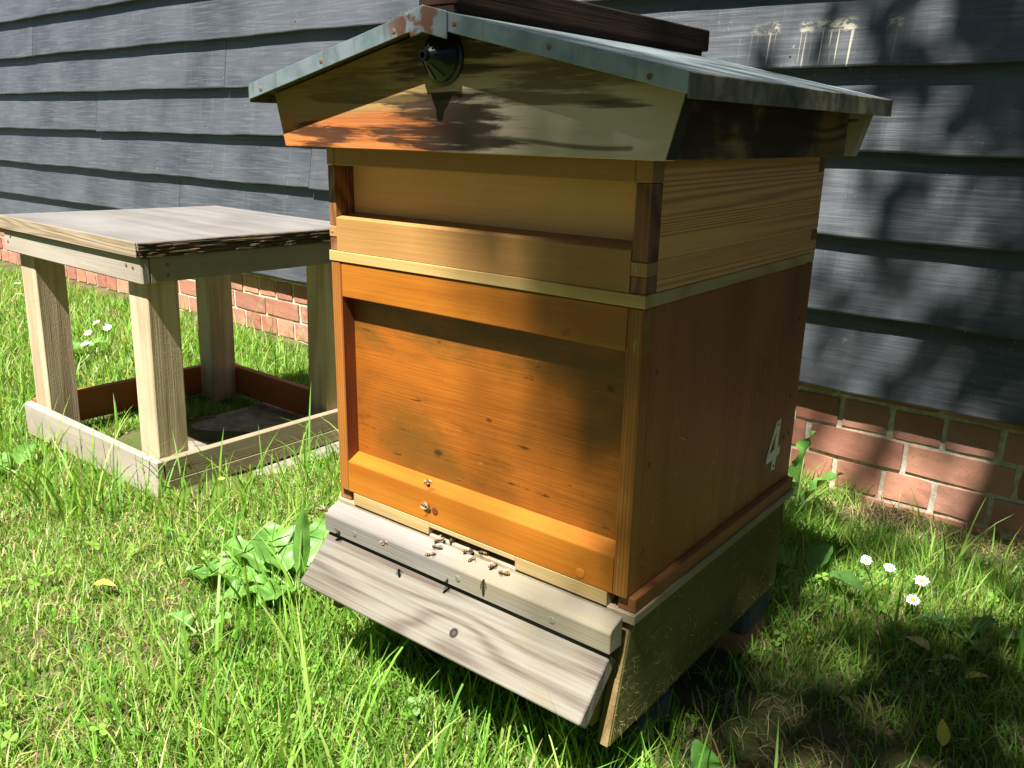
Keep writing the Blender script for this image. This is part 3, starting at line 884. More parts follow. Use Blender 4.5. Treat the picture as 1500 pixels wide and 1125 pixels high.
# end grain of the gable board beyond the side
MB().prism([(0.4923, 0.457), (0.5092, 0.519), (0.5100, 0.519), (0.4931, 0.457)], -0.0365, -0.020, 'y').build('dark_edge', M['dark_edge'], rf, rb)
for sgn in (-1, 1):
    X_ = lambda d: 0.23 + sgn * d
    th = 0.0016
    # timber lining
    MB().prism([(X_(0.001), APX - 0.0030), (X_(0.288), APX - 0.0030 - SLOPE * 0.287), (X_(0.288), APX - 0.0110 - SLOPE * 0.287), (X_(0.001), APX - 0.0110)], -0.058, 0.497, 'y').build('roof_lining', M['under'], rf, rb)
    # sheet with turned-down front, back and eave edges
    sh = MB()
    sh.prism([(X_(0.0002), APX), (X_(0.292), EAVE), (X_(0.292), EAVE - th), (X_(0.0002), APX - th)], -0.0615, 0.5005, 'y')
    for y0, y1 in ((-0.0632, -0.0612), (0.5002, 0.502)):
        sh.prism([(X_(0.0002), APX + 0.0004), (X_(0.2925), EAVE + 0.0004), (X_(0.2925), EAVE - 0.0170), (X_(0.0002), APX - 0.0175)], y0, y1, 'y', 0.0004)
    sh.build('metal_sheet', M['zinc'], rf, rb)
    ed = MB().prism([(X_(0.2921), EAVE + 0.0003), (X_(0.2940), EAVE - 0.001), (X_(0.2940), EAVE - 0.0205), (X_(0.2921), EAVE - 0.0205)], -0.0630, 0.5018, 'y').build('eave_edge', M['zinc_dirty'], rf, rb)
    for q in (0.04, 0.155, 0.265):
        x = X_(q)
        x += random.uniform(-0.012, 0.012)
        screw(rf, (x, -0.0632, APX - SLOPE * abs(x - 0.23) - random.uniform(0.008, 0.0115)), (0, -1, 0), 0.0028, rb, M['rust'], 'nail')
# crumpled fold of metal where the two sheets meet
MB().prism([(0.205, 0.5885), (0.23, 0.5955), (0.262, 0.5880), (0.262, 0.5625), (0.23, 0.5705), (0.214, 0.5660)], -0.0662, -0.0634, 'y', 0.0008).build('apex_fold', M['zinc'], rf, rb)
MB().box(0.204, 0.256, -0.045, 0.506, 0.5962, 0.6250, 0.002).build('ridge_board', M['ridge'], rf, rb)
MB().prism([(0.207, 0.5961), (0.253, 0.5961), (0.253, APX - 0.023 * SLOPE + 0.0005), (0.23, APX + 0.0004), (0.207, APX - 0.023 * SLOPE + 0.0005)], -0.045, 0.49, 'y').build('ridge_packing', M['ridge'], rf, rb)
# black plastic ventilation cone
vc = (0.232, -0.037, 0.549)
cn = MB().lathe([(0.0, 0.0275), (0.0025, 0.0275), (0.004, 0.0245), (0.0065, 0.0235), (0.026, 0.0062), (0.031, 0.0050), (0.031, 0.0032), (0.027, 0.0030)], vc, (0, -1, 0), 28).build('vent_cone', M['plastic'], rf, rb, smooth=False)
for i in range(10):
    a = 2 * math.pi * (i + 0.3) / 10
    ca, sa = math.cos(a), math.sin(a)
    p0 = Vector((vc[0] + 0.0212 * ca, vc[1] - 0.0098, vc[2] + 0.0212 * sa))
    p1 = Vector((vc[0] + 0.0088 * ca, vc[1] - 0.0240, vc[2] + 0.0088 * sa))
    MB().tube([p0, p1], [0.0009, 0.0006], 5).build('vent_rib', M['plastic'], cn).location = (-rb[0], -rb[1], -rb[2])

# ------------------------------------------------------------------ the square wooden table-like stand on the left
TW, TD, Ta, Tb, Tc, Td = 0.6105, 0.5872, 0.0831, 0.4677, 0.5225, 0.5551
tb0 = thing('wooden_stand', 'square weathered timber stand with plywood top, four thick posts and low base frame', 'stand', (-0.7892, 0.1544, -0.30), rot=(-0.0163, 0.018, 0.013))
tp = MB().box(-TW - 0.004, 0.004, -0.006, TD + 0.004, Tc + 0.014, Td, 0.002, 0.001).build('plywood_top', M['t_top'], tb0)
MB().box(-TW - 0.003, 0.002, -0.0085, -0.0062, Tc + 0.0015, Td - 0.001, 0.0006).build('front_ply_edge', M['t_edge'], tp)
MB().box(-TW, 0.0, -0.004, TD, Tc + 0.0008, Tc + 0.0138, 0.001).build('lower_ply', M['t_edge'], tp)
rr = random.Random(5)
for i in range(5):
    z = Tc + 0.003 + i * 0.0064
    n = 24
    pts = []
    m = MB()
    vs, fs = [], []
    for j in range(n + 1):
        y = -0.004 + (TD + 0.006) * j / n
        ox = 0.0052 + rr.uniform(0, 0.0075)
        h = rr.uniform(0.0012, 0.0026)
        vs += [(0.0042, y, z - h), (ox, y, z - h * 0.7), (ox, y, z + h * 0.6), (0.0042, y, z + h)]
    for j in range(n):
        for q in range(4):
            a, b_ = j * 4 + q, j * 4 + (q + 1) % 4
            fs.append((a, a + 4, b_ + 4, b_))
    m.add(vs, fs).build('ply_layer', M['t_edge_dark'], tp)
RT = 0.021
MB().box(-TW, -0.0, 0.0, RT, Tb, Tc, 0.003, 0.002).build('top_rail', M['t_rail'], tb0)
MB().box(-TW, 0.0, TD - RT, TD, Tb, Tc, 0.0015).build('top_rail', M['t_rail'], tb0)
MB().box(-RT, -0.0005, RT + 0.0003, TD - RT - 0.0003, Tb + 0.001, Tc, 0.0015).build('top_rail', M['t_rail_y'], tb0)
MB().box(-TW + 0.0005, -TW + RT, RT + 0.0003, TD - RT - 0.0003, Tb + 0.001, Tc, 0.0015).build('top_rail', M['t_rail_y'], tb0)
MB().box(-TW, 0.0, 0.0, RT, 0.0, Ta, 0.003, 0.002).build('base_rail', M['t_rail'], tb0)
# side base rail in two lapped boards with a step, as sawn
MB().box(-RT, -0.0005, RT + 0.0003, TD - 0.0225, 0.0345, Ta - 0.0005, 0.0015).build('base_rail', M['t_rail_y'], tb0)
MB().box(-RT + 0.001, 0.0005, RT + 0.0003, TD - 0.0225, 0.002, 0.0338, 0.0015).build('base_rail', M['t_rail_y'], tb0)
MB().box(-TW, 0.0, TD - 0.022, TD, 0.006, Ta + 0.006, 0.0015).build('back_base_rail', M['t_red'], tb0)
MB().box(-TW, -TW + 0.022, RT + 0.0003, TD - 0.0223, 0.006, Ta + 0.006, 0.0015).build('side_base_rail', M['t_red_y'], tb0)
LG = 0.072
for ix in (0, 1):
    for iy in (0, 1):
        x1 = -RT - 0.0012 if ix == 0 else -TW + 0.0225 + LG
        y0 = RT + 0.0012 if iy == 0 else TD - 0.0228 - LG
        MB().box(x1 - LG, x1, y0, y0 + LG, -0.006 if iy else 0.002, Tb + 0.052, 0.002, 0.001).build('leg', M['t_leg'], tb0)
for x, z in ((-0.055, Tc - 0.02), (-0.030, Tc - 0.022), (-TW + 0.02, Tc - 0.03), (-TW + 0.035, Tc - 0.015), (-0.05, 0.05), (-0.05, 0.02)):
    screw(tb0, (x, 0.0, z), (0, -1, 0), 0.0035, mat=M['rust'])
for y, z in ((0.06, Tc - 0.018), (0.06, Tc - 0.040), (0.50, Tc - 0.025), (0.06, 0.055), (0.075, 0.060)):
    screw(tb0, (-0.0004, y, z), (1, 0, 0), 0.0035, mat=M['rust'])
# paving slab below it
slb = (-0.93, 0.47, -0.31)
ps = MB().box(-1.22, -0.72, 0.19, 0.76, -0.345, -0.3085, 0.006, 0.004).build('paving_slab', M['slab'], None, slb)
ps.location = (slb[0], slb[1], slb[2] + ZO)
tag(ps, 'grey paving slab lying in the grass under the square timber stand', 'slab')

# ------------------------------------------------------------------ grass
SUNNY = rng


def blades(name, mat, x, y, length, width, lean, cols, nseg=3, stiff=1.0, z0=None, droop=0.55):
    n = len(x)
    z = (gz(x, y) if z0 is None else z0) + ZO - 0.004
    ang = rng.uniform(0, 2 * np.pi, n)
    dx, dy = np.cos(ang), np.sin(ang)
    fa = ang + np.pi / 2 + rng.normal(0, 0.5, n)
    px, py = np.cos(fa), np.sin(fa)
    V = []
    for j in range(nseg + 1):
        t = j / nseg
        hor = length * lean * (t ** 1.7)
        ver = length * t * np.sqrt(np.maximum(0.03, 1 - (lean * t) ** 2 * droop))
        wj = width * (1 - t ** 1.8) * 0.5 + (0.0 if j == nseg else width * 0.08)
        cx, cy, cz = x + dx * hor, y + dy * hor, z + ver
        if j < nseg:
            V.append(np.stack([cx - px * wj, cy - py * wj, cz], -1))
            V.append(np.stack([cx + px * wj, cy + py * wj, cz], -1))
        else:
            V.append(np.stack([cx, cy, cz], -1))
    nv = 2 * nseg + 1
    V = np.stack(V, 1).reshape(-1, 3)
    o = np.arange(n)[:, None] * nv
    Q = np.concatenate([o + np.array([2 * j, 2 * j + 1, 2 * j + 3, 2 * j + 2])[None] for j in range(nseg - 1)])
    T = o + np.array([2 * nseg - 2, 2 * nseg - 1, 2 * nseg])[None]
    C_ = np.repeat(cols, nv, 0)
    ob = np_mesh(name, V, Q, T, mat, C_)
    ob['kind'] = 'stuff'
    return ob


def in_table(x, y, m=0.0):
    return (x > -1.40 - m) & (x < -0.785 + m) & (y > 0.15 - m) & (y < 0.745 + m)


def in_slab(x, y):
    return (x > -1.225) & (x < -0.715) & (y > 0.185) & (y < 0.765)


def in_hive(x, y, m=0.0):
    return (x > 0.0 - m) & (x < 0.462 + m) & (y > -0.02 - m) & (y < 0.46 + m)


def vnoise(x, y, f, seed):
    r = np.random.default_rng(seed)
    s = np.zeros_like(x)
    for _ in range(6):
        a, b_, c_ = r.normal(0, f, 3)
        s += np.sin(a * x + b_ * y + r.uniform(0, 6.28))
    return s / 6 * 1.6


def front(x, y):
    return WN[0] * x + WN[1] * y < WC - 0.006


def bare(x, y):
    """0..1: worn soil beside the hive and along the foot of the wall"""
    a = np.exp(-(((x - 0.56) / 0.20) ** 2 + ((y - 0.22) / 0.22) ** 2) * 0.8) * 1.05
    b_ = ss(WN[0] * x + WN[1] * y, WC - 0.30, WC - 0.10) * ss(x, 0.22, 0.42) * 0.97
    c_ = ss(WN[0] * x + WN[1] * y, WC - 0.12, WC - 0.02) * 0.55 * (x < 0)
    d_ = ss(y + 0.03 * np.sin(x * 31) + 0.02 * np.sin(x * 73), 0.02, 0.14) * ss(x, -0.02, 0.06) * ss(-x, -0.50, -0.42) * ss(-y, -0.50, -0.42) * 0.97
    return np.clip(np.maximum.reduce([a, b_, c_, d_]) + 0.25 * vnoise(x, y, 14, 3) * ((a + b_) > 0.15), 0, 0.98)


def scatter(n, x0, x1, y0, y1, dens=None):
    x = rng.uniform(x0, x1, n)
    y = rng.uniform(y0, y1, n)
    k = front(x, y) & ~in_slab(x, y)
    k &= rng.uniform(0, 1, n) > bare(x, y)
    if dens is not None:
        k &= rng.uniform(0, 1, n) < dens(x, y)
    return x[k], y[k]


GREENS = np.array([(0.135, 0.300, 0.032), (0.190, 0.380, 0.045), (0.245, 0.430, 0.065), (0.105, 0.250, 0.030), (0.320, 0.450, 0.100)])
STRAW = np.array([(0.46, 0.36, 0.16), (0.36, 0.27, 0.11), (0.52, 0.44, 0.22)])


def gcol(x, y, dry=0.08):
    n = len(x)
    c = GREENS[rng.integers(0, len(GREENS), n)] * rng.uniform(0.8, 1.2, (n, 1))
    d = rng.uniform(0, 1, n) < dry * (1 + vnoise(x, y, 5, 9))
    c[d] = STRAW[rng.integers(0, 3, d.sum())] * rng.uniform(0.7, 1.1, (d.sum(), 1))
    return c


def lens(n, mu, sg, lo, hi):
    return np.clip(rng.lognormal(math.log(mu), sg, n), lo, hi)


# short lawn, near the camera and further off
x, y = scatter(200000, -1.7, 1.25, -0.60, 1.27)
hmod = 0.75 + 0.45 * np.clip(vnoise(x, y, 4, 21) + 0.5 + 0.5 * ss(x, -0.4, 0.1) - 0.6 * ss(-x - y, 0.25, 0.7), 0, 1.6)
blades('lawn_grass', M['grass'], x, y, lens(len(x), 0.027, 0.42, 0.012, 0.075) * hmod, rng.uniform(0.0013, 0.0030, len(x)), rng.uniform(0.15, 0.95, len(x)), gcol(x, y, 0.06))
x, y = scatter(80000, -6.2, -1.7, -1.2, 1.27)
blades('lawn_grass', M['grass'], x, y, lens(len(x), 0.045, 0.38, 0.02, 0.11), rng.uniform(0.003, 0.0055, len(x)), rng.uniform(0.2, 0.9, len(x)), gcol(x, y, 0.12), 2)
# longer blades: round the stand, by the hive, along the front
px, py = [], []
for n, x0, x1, y0, y1 in ((170, -1.50, -0.95, -0.05, 0.13), (150, -0.98, -0.70, -0.06, 0.10), (300, -0.75, -0.45, 0.05, 0.70), (60, -1.30, -0.79, 0.17, 0.32), (260, -0.45, 0.0, -0.05, 0.5), (240, -0.15, 0.46, -0.30, -0.03), (260, 0.30, 0.75, -0.25, 0.10), (160, 0.50, 1.1, 0.55, 1.0), (500, -2.4, -0.2, 0.85, 1.25), (300, -2.0, -1.42, 0.1, 0.9)):
    a, b_ = scatter(n, x0, x1, y0, y1)
    px.append(a)
    py.append(b_)
x, y = np.concatenate(px), np.concatenate(py)
blades('long_grass', M['grass'], x, y, lens(len(x), 0.095, 0.36, 0.04, 0.22), rng.uniform(0.0024, 0.0052, len(x)), rng.uniform(0.12, 0.85, len(x)), gcol(x, y, 0.015), 5, droop=0.5)
# dead thatch lying low in the lawn
x, y = scatter(30000, -1.7, 1.35, -0.62, 1.27)
k = rng.uniform(0, 1, len(x)) < np.clip(0.55 + 0.5 * vnoise(x, y, 5, 9), 0.1, 1)
x, y = x[k], y[k]
c = STRAW[rng.integers(0, 3, len(x))] * rng.uniform(0.5, 1.0, (len(x), 1))
blades('dead_thatch', M['dry'], x, y, rng.uniform(0.015, 0.05, len(x)), rng.uniform(0.0012, 0.0026, len(x)), rng.uniform(0.9, 1.0, len(x)), c, 2, droop=0.97)
# straw litter on the bare soil and along the wall
x = np.concatenate([rng.normal(0.58, 0.15, 900), rng.uniform(0.1, 1.0, 1500)])
y = np.concatenate([rng.normal(0.24, 0.17, 900), 1.24 - np.abs(rng.normal(0, 0.09, 1500))])
k = front(x, y) & ~in_hive(x, y)
x, y = x[k], y[k]
c = STRAW[rng.integers(0, 3, len(x))] * rng.uniform(0.4, 1.0, (len(x), 1))
blades('straw_litter', M['dry'], x, y, rng.uniform(0.012, 0.06, len(x)), rng.uniform(0.001, 0.0022, len(x)), rng.uniform(0.93, 1.0, len(x)), c, 3, droop=0.985)


# clover and small broad leaves through the sward
def clover():
    x, y = scatter(2600, -1.7, 1.35, -0.62, 1.2, lambda x, y: np.clip(0.35 + 0.8 * vnoise(x, y, 6, 33), 0.03, 1))
    n = len(x)
    V, Fq, Cc = [], [], []
    h = rng.uniform(0.012, 0.042, n)
    r = rng.uniform(0.004, 0.0085, n)
    a0 = rng.uniform(0, 6.28, n)
    z = gz(x, y) + ZO + h
    tx, ty = rng.normal(0, 0.3, n), rng.normal(0, 0.3, n)
    base = GREENS[rng.integers(0, 3, n)] * rng.uniform(0.75, 1.15, (n, 1))
    for l in range(3):
        a = a0 + l * 2.094
        ca, sa = np.cos(a), np.sin(a)
        pts = [(0, 0), (0.7, -0.55), (1.35, -0.5), (1.55, 0.0), (1.35, 0.5), (0.7, 0.55)]
        vv = []
        for (u, v) in pts:
            ux, uy = r * (u * ca - v * sa), r * (u * sa + v * ca)
            vv.append(np.stack([x + ux, y + uy, z + ux * tx + uy * ty + r * 0.25 * abs(v)], -1))
        V.append(np.stack(vv, 1))
    V = np.stack(V, 1).reshape(-1, 3)
    o = (np.arange(n * 3) * 6)[:, None]
    Q = np.concatenate([o + np.array([0, 1, 2, 3])[None], o + np.array([0, 3, 4, 5])[None]])
    ob = np_mesh('clover', V, Q, None, M['grass'], np.repeat(base, 18, 0))
    ob['kind'] = 'stuff'


clover()


# dry clippings stuck to the shaded side of the stand and the box
def clippings():
    V, Q, C_ = [], [], []
    def put(c, u, v, nrm, L, wd, col):
        d = (u * math.cos(a) + v * math.sin(a))
        s = nrm.cross(d)
        o = len(V)
        p0, p1, p2 = c + nrm * 0.0006, c + d * L * 0.5 + nrm * (0.0008 + L * 0.10) + s * L * r.uniform(-0.06, 0.06), c + d * L + nrm * 0.0015
        for p in (p0, p1, p2):
            V.extend([tuple(p - s * wd), tuple(p + s * wd)])
        Q.extend([(o, o + 1, o + 3, o + 2), (o + 2, o + 3, o + 5, o + 4)])
        C_.extend([col] * 6)
    r = random.Random(12)
    for i in range(340):
        a = r.uniform(0, 6.28)
        if i < 260:
            y = r.uniform(-0.01, 0.44)
            y = -0.015 + 0.45 * r.random() ** 1.5
            z = -0.166 + 0.125 * r.random() ** 2.0
            x = 0.4622
        else:
            y = r.uniform(0.01, 0.44)
            z = 0.003 + 0.24 * r.random() ** 2
            x = 0.46
        q = r.uniform(0.6, 1.1)
        put(Vector((x, y, z + ZO)), Vector((0, 1, 0)), Vector((0, 0, 1)), Vector((1, 0, 0)), 0.003 + 0.014 * r.random() ** 2, r.uniform(0.0002, 0.0004), (0.55 * q, 0.46 * q, 0.22 * q))
    o = np_mesh('grass_clippings', np.array(V), np.array(Q), None, M['dry'], np.array(C_))
    o['kind'] = 'stuff'


clippings()


# ------------------------------------------------------------------ plants with leaves of their own
def plant(name, label, cat, x, y, leaves, mat, group=None, stem=0.02):
    z = float(gz(x, y))
    base = (x, y, z)
    t = thing(name, label, cat, base, group)
    MB().tube([(0, 0, -0.01), (0, 0, stem)], [0.004, 0.003], 6).build('crown', M['stalk'], t)
    for (az, el, L, wd, lift, curl, wave, shp) in leaves:
        a, e = math.radians(az), math.radians(el)
        d = Vector((math.cos(a) * math.cos(e), math.sin(a) * math.cos(e), math.sin(e)))
        p0 = Vector((0, 0, stem * 0.6))
        p1 = p0 + d * lift
        lf = MB().leaf(p1, d, (0, 0, 1) if el < 70 else (math.cos(a + 1.2), math.sin(a + 1.2), 0.1), L, wd, curl, wave, 18, shp).build('leaf', mat, t, smooth=True)
        MB().tube([p0, p1, p1 + d * L * 0.45 + Vector((0, 0, L * curl * 0.13)), p1 + d * L * 0.8 - Vector((0, 0, L * curl * 0.30))], [0.0024, 0.0020, 0.0014, 0.0006], 5).build('leaf_stalk', M['stalk'], lf)
    return t


jag = lambda t: max(0.05, (math.sin(math.pi * t ** 0.8) ** 0.6) * (0.6 + 0.4 * abs(math.sin(t * 14))))
broad = lambda t: max(0.06, math.sin(math.pi * min(0.98, max(0.02, t)) ** 0.8) ** 0.55)
plant('dock_plant', 'broad leaved dock plant with large pale green leaves beside the landing board', 'plant', -0.190, 0.060,
      [(205, 6, 0.17, 0.085, 0.04, 0.12, 0.12, broad), (165, 26, 0.11, 0.085, 0.05, 0.1, 0.09, broad), (110, 34, 0.10, 0.075, 0.05, 0.15, 0.1, broad), (60, 84, 0.13, 0.028, 0.03, 0.05, 0.08, None),
       (240, 10, 0.10, 0.055, 0.03, 0.2, 0.12, broad), (20, 40, 0.085, 0.06, 0.03, 0.2, 0.1, broad), (185, 16, 0.13, 0.06, 0.06, 0.2, 0.14, broad), (285, 24, 0.08, 0.05, 0.02, 0.2, 0.1, broad)], M['dock'])
plant('dandelion_plant', 'toothed dandelion leaf standing against the brick plinth behind the hive', 'plant', 0.275, 1.08,
      [(100, 78, 0.15, 0.060, 0.03, 0.1, 0.15, jag), (20, 55, 0.11, 0.05, 0.02, 0.2, 0.15, jag), (170, 50, 0.09, 0.04, 0.02, 0.2, 0.15, jag)], M['dock'])
for x, y, lb, lv in (
    (0.435, 0.705, 'dark broad leaved weed in shade behind the green stand', [(200, 20, 0.09, 0.05, 0.03, 0.2, 0.05, broad), (330, 25, 0.10, 0.045, 0.03, 0.2, 0.05, broad), (80, 40, 0.06, 0.04, 0.02, 0.2, 0.05, broad), (260, 10, 0.07, 0.045, 0.02, 0.2, 0.05, broad)]),
    (0.535, 0.095, 'single upright broad leaf on bare soil by the green stand', [(250, 70, 0.055, 0.036, 0.02, 0.2, 0.05, broad), (330, 35, 0.045, 0.022, 0.015, 0.2, 0.05, broad)]),
    (0.70, 0.665, 'low weed with lobed leaves in grass below the lone daisy', [(180, 20, 0.05, 0.04, 0.02, 0.2, 0.1, jag), (300, 20, 0.05, 0.035, 0.02, 0.2, 0.1, jag), (60, 30, 0.045, 0.03, 0.02, 0.2, 0.1, jag)]),
    (0.815, 0.70, 'pale lobed weed in the grass at the sunlit lawn edge', [(200, 25, 0.05, 0.045, 0.025, 0.2, 0.1, jag), (100, 30, 0.045, 0.04, 0.02, 0.2, 0.1, jag), (320, 20, 0.04, 0.03, 0.02, 0.2, 0.1, jag)]),
    (-1.16, 0.02, 'pale oval leaved weed in lawn before the square timber stand', [(200, 15, 0.10, 0.055, 0.03, 0.2, 0.06, broad), (140, 20, 0.09, 0.045, 0.03, 0.2, 0.06, broad), (260, 20, 0.08, 0.04, 0.02, 0.2, 0.06, broad)]),
    (-2.02, 0.60, 'leafy weed patch seen between the posts of the square stand', [(200, 35, 0.09, 0.05, 0.03, 0.2, 0.06, broad), (300, 35, 0.09, 0.05, 0.03, 0.2, 0.06, broad), (30, 45, 0.08, 0.045, 0.03, 0.2, 0.06, broad), (110, 40, 0.08, 0.04, 0.03, 0.2, 0.06, broad)]),
    (-0.19, -0.12, 'small nettle like weed in lit grass before the dock plant', [(200, 30, 0.04, 0.03, 0.02, 0.2, 0.1, jag), (300, 30, 0.04, 0.03, 0.02, 0.2, 0.1, jag), (60, 30, 0.035, 0.028, 0.02, 0.2, 0.1, jag)])):
    plant('weed_plant', lb, 'plant', x, y, lv, M['weed'] if x > 0 else M['dock'])


def daisy(x, y, h, r, tilt, label, group=None):
    z = float(gz(x, y))
    t = thing('daisy', label, 'daisy', (x, y, z), group, rot=(0, 0, random.uniform(-1.9, -0.9)))
    top = Vector((tilt * h * 0.5, 0, h))
    MB().tube([(0, 0, -0.01), (tilt * h * 0.15, 0, h * 0.5), top], [0.0011, 0.001, 0.0009], 5).build('stalk', M['stalk'], t)
    ax = Vector((math.sin(tilt), 0, math.cos(tilt)))
    u = ax.orthogonal().normalized()
    v = ax.cross(u)
    m = MB()
    n = 17
    for i in range(n):
        a = 6.283 * i / n + random.uniform(-0.08, 0.08)
        d = u * math.cos(a) + v * math.sin(a)
        s = ax.cross(d)
        L = r * random.uniform(0.88, 1.05)
        wd = r * 0.15
        b0 = top + d * r * 0.22
        tip = top + d * L + ax * r * random.uniform(-0.05, 0.22)
        mid = top + d * L * 0.7 + ax * r * 0.10
        m.add([b0 - s * wd * 0.5, b0 + s * wd * 0.5, mid + s * wd, tip + s * wd * 0.35, tip - s * wd * 0.35, mid - s * wd], [(0, 1, 2, 5), (5, 2, 3, 4)])
    m.build('petals', M['petal'], t)
    MB().lathe([(-0.001, r * 0.15), (0.0002, r * 0.33), (r * 0.12, r * 0.30), (r * 0.2, r * 0.14)], top, ax, 12).build('centre_disc', M['eye'], t, smooth=True)


daisy(0.500, 0.815, 0.050, 0.0105, 0.5, 'white daisy in shaded grass, one of a close pair, nearer the hive')
daisy(0.540, 0.815, 0.048, 0.0105, 0.4, 'white daisy of the close pair in shade, the one farther from the hive')
daisy(0.600, 0.805, 0.045, 0.0135, 0.35, 'largest fully open white daisy in the shaded grass before the brick plinth')
daisy(0.610, 0.690, 0.045, 0.0115, 0.45, 'lone white daisy in shade in front of the largest one')
for (x, y) in ((-2.40, 0.85), (-2.27, 0.82), (-2.23, 0.73), (-2.06, 0.63), (-2.37, 0.71), (-3.23, 0.89), (-3.49, 1.0)):
    daisy(x, y, 0.062, 0.016, random.uniform(-0.5, 0.6), 'small white daisy in the sunlit lawn behind the square timber stand', 'daisies behind the timber stand')
bx, by = -0.555, 0.16
t = thing('buttercup', 'single yellow flower in long grass beside the square timber stand', 'flower', (bx, by, float(gz(bx, by))))
MB().tube([(0, 0, -0.01), (0.004, 0, 0.05), (0.006, 0, 0.095)], [0.0012, 0.001, 0.0009], 5).build('stalk', M['stalk'], t)
for i in range(5):
    a = 6.283 * i / 5
    MB().leaf((0.006, 0, 0.095), (math.cos(a), math.sin(a), 0.6), (0, 0, 1), 0.010, 0.009, -0.2, 0, 4).build('petal', M['yellow_leaf'], t)


def fallen(x, y, L, wd, az, el, mat, label, lift=0.012):
    z = float(gz(x, y)) + lift
    a, e = math.radians(az), math.radians(el)
    o = MB().leaf((0, 0, 0), (math.cos(a) * math.cos(e), math.sin(a) * math.cos(e), math.sin(e)), (0, 0, 1), L, wd, 0.15, 0.05, 8, None, 0.25).build('fallen_leaf', mat, None, smooth=True)
    o.location = (x, y, z + ZO)
    tag(o, label, 'leaf')


fallen(0.735, 0.345, 0.034, 0.016, 110, 45, M['yellow_leaf'], 'bright yellow pointed leaf caught in grass on the shaded lawn')
fallen(0.668, 0.56, 0.040, 0.022, 160, 8, M['tan_leaf'], 'pale yellow oval leaf lying in shaded grass near the daisies', 0.02)
fallen(0.688, 0.555, 0.026, 0.013, 20, 8, M['tan_leaf'], 'smaller pale leaf touching the oval one in shaded grass', 0.018)
fallen(0.725, 0.53, 0.034, 0.014, 40, 10, M['yellow_leaf'], 'orange tinged fallen leaf by itself in shaded grass', 0.016)
fallen(0.60, 0.36, 0.026, 0.012, 330, 6, M['tan_leaf'], 'dry tan leaf on the bare soil beside the green stand', 0.006)
fallen(-0.455, -0.15, 0.040, 0.018, 30, 10, M['yellow_leaf'], 'yellow leaf lying in the sunlit lawn before the timber stand', 0.024)
fallen(0.525, 0.455, 0.022, 0.009, 120, 10, M['yellow_leaf'], 'small narrow yellow leaf at the edge of bare soil', 0.008)


# ------------------------------------------------------------------ bees
def bee_parts():
    body = MB()
    body.sphere((0.0022, 0, 0), (0.0021, 0.0019, 0.0019))
    body.sphere((0.0048, 0, -0.0003), (0.0012, 0.0015, 0.0014))
    body.sphere((-0.0035, 0, -0.0005), (0.0042, 0.0021, 0.0020), 12, 9)
    wing = MB()
    for s in (-1, 1):
        wing.add([(0.0025, s * 0.0012, 0.0016), (0.0005, s * 0.0030, 0.0024), (-0.0050, s * 0.0046, 0.0026), (-0.0062, s * 0.0030, 0.0024), (-0.0020, s * 0.0013, 0.0020)], [(0, 1, 2, 3, 4)])
        wing.add([(0.0012, s * 0.0012, 0.0015), (-0.0015, s * 0.0042, 0.0018), (-0.0040, s * 0.0050, 0.0018), (-0.0032, s * 0.0020, 0.0017)], [(0, 1, 2, 3)])
    legs = MB()
    for s in (-1, 1):
        for x in (0.0035, 0.0020, 0.0005):
            legs.tube([(x, s * 0.001, -0.001), (x - 0.0005, s * 0.0030, -0.0008), (x - 0.0012, s * 0.0040, -0.0028)], [0.0003, 0.00025, 0.00015], 4)
    o = []
    for nm, mb, mt, smth in (('body', body, M['bee'], True), ('wings', wing, M['wing'], False), ('legs', legs, M['bee_leg'], False)):
        me = bpy.data.meshes.new(nm)
        me.from_pydata(mb.v, [], mb.f)
        if smth:
            me.polygons.foreach_set('use_smooth', [True] * len(me.polygons))
        me.materials.append(mt)
        o.append((nm, me))
    return o


BP = bee_parts()


def bee(p, az, pitch, label, group, sc_=1.12, roll=0.0):
    t = thing('bee', label, 'bee', p, group, rot=(roll, pitch, math.radians(az)))
    t.scale = (sc_,) * 3
    for nm, me in BP:
        o = bpy.data.objects.new(nm, me)
        COL.objects.link(o)
        o.parent = t
    return t


G1 = 'bees on the landing bar'
h = 0.0032
zb = lambda y: -0.0175 - (-0.0045 - y) * 0.333 + h
L1 = 'honey bee crawling on the landing bar before the entrance slot'
for x, y, az in ((0.192, -0.006, 250), (0.198, -0.016, 190), (0.240, -0.004, 60), (0.285, -0.010, 80), (0.303, -0.014, 190)):
    bee((x, y, zb(y)), az, 0.15, L1, G1)
L1 = 'honey bee in the dark entrance slot of the hive'
for x, y, az in ((0.205, 0.006, 270), (0.256, 0.005, 200)):
    bee((x, y, -0.0182 + h), az, 0, L1, 'bees in the entrance')
bee((0.168, -0.0028, 0.022), 20, 0.6, 'honey bee clinging to the orange bottom rail of the tall box', None, roll=1.3)
bee((0.160, 0.008, 0.0505), 140, 0, 'dark bee resting on the ledge inside the recessed front', None)
LF = 'honey bee in flight before the landing board'
for p, az in (((0.150, -0.060, -0.012), 130), ((0.231, -0.060, -0.000), 70), ((0.030, -0.055, -0.005), 30), ((0.290, -0.055, 0.012), 100)):
    bee(p, az, 0.2, LF, 'bees in flight by the landing board')
LF = 'honey bee flying low over the grass beside the dock plant'
for p, az in (((-0.40, 0.06, -0.215), 20), ((-0.27, -0.02, -0.19), 40), ((-0.50, 0.10, -0.20), 30)):
    bee(p, az, 0.2, LF, 'bees over the grass')

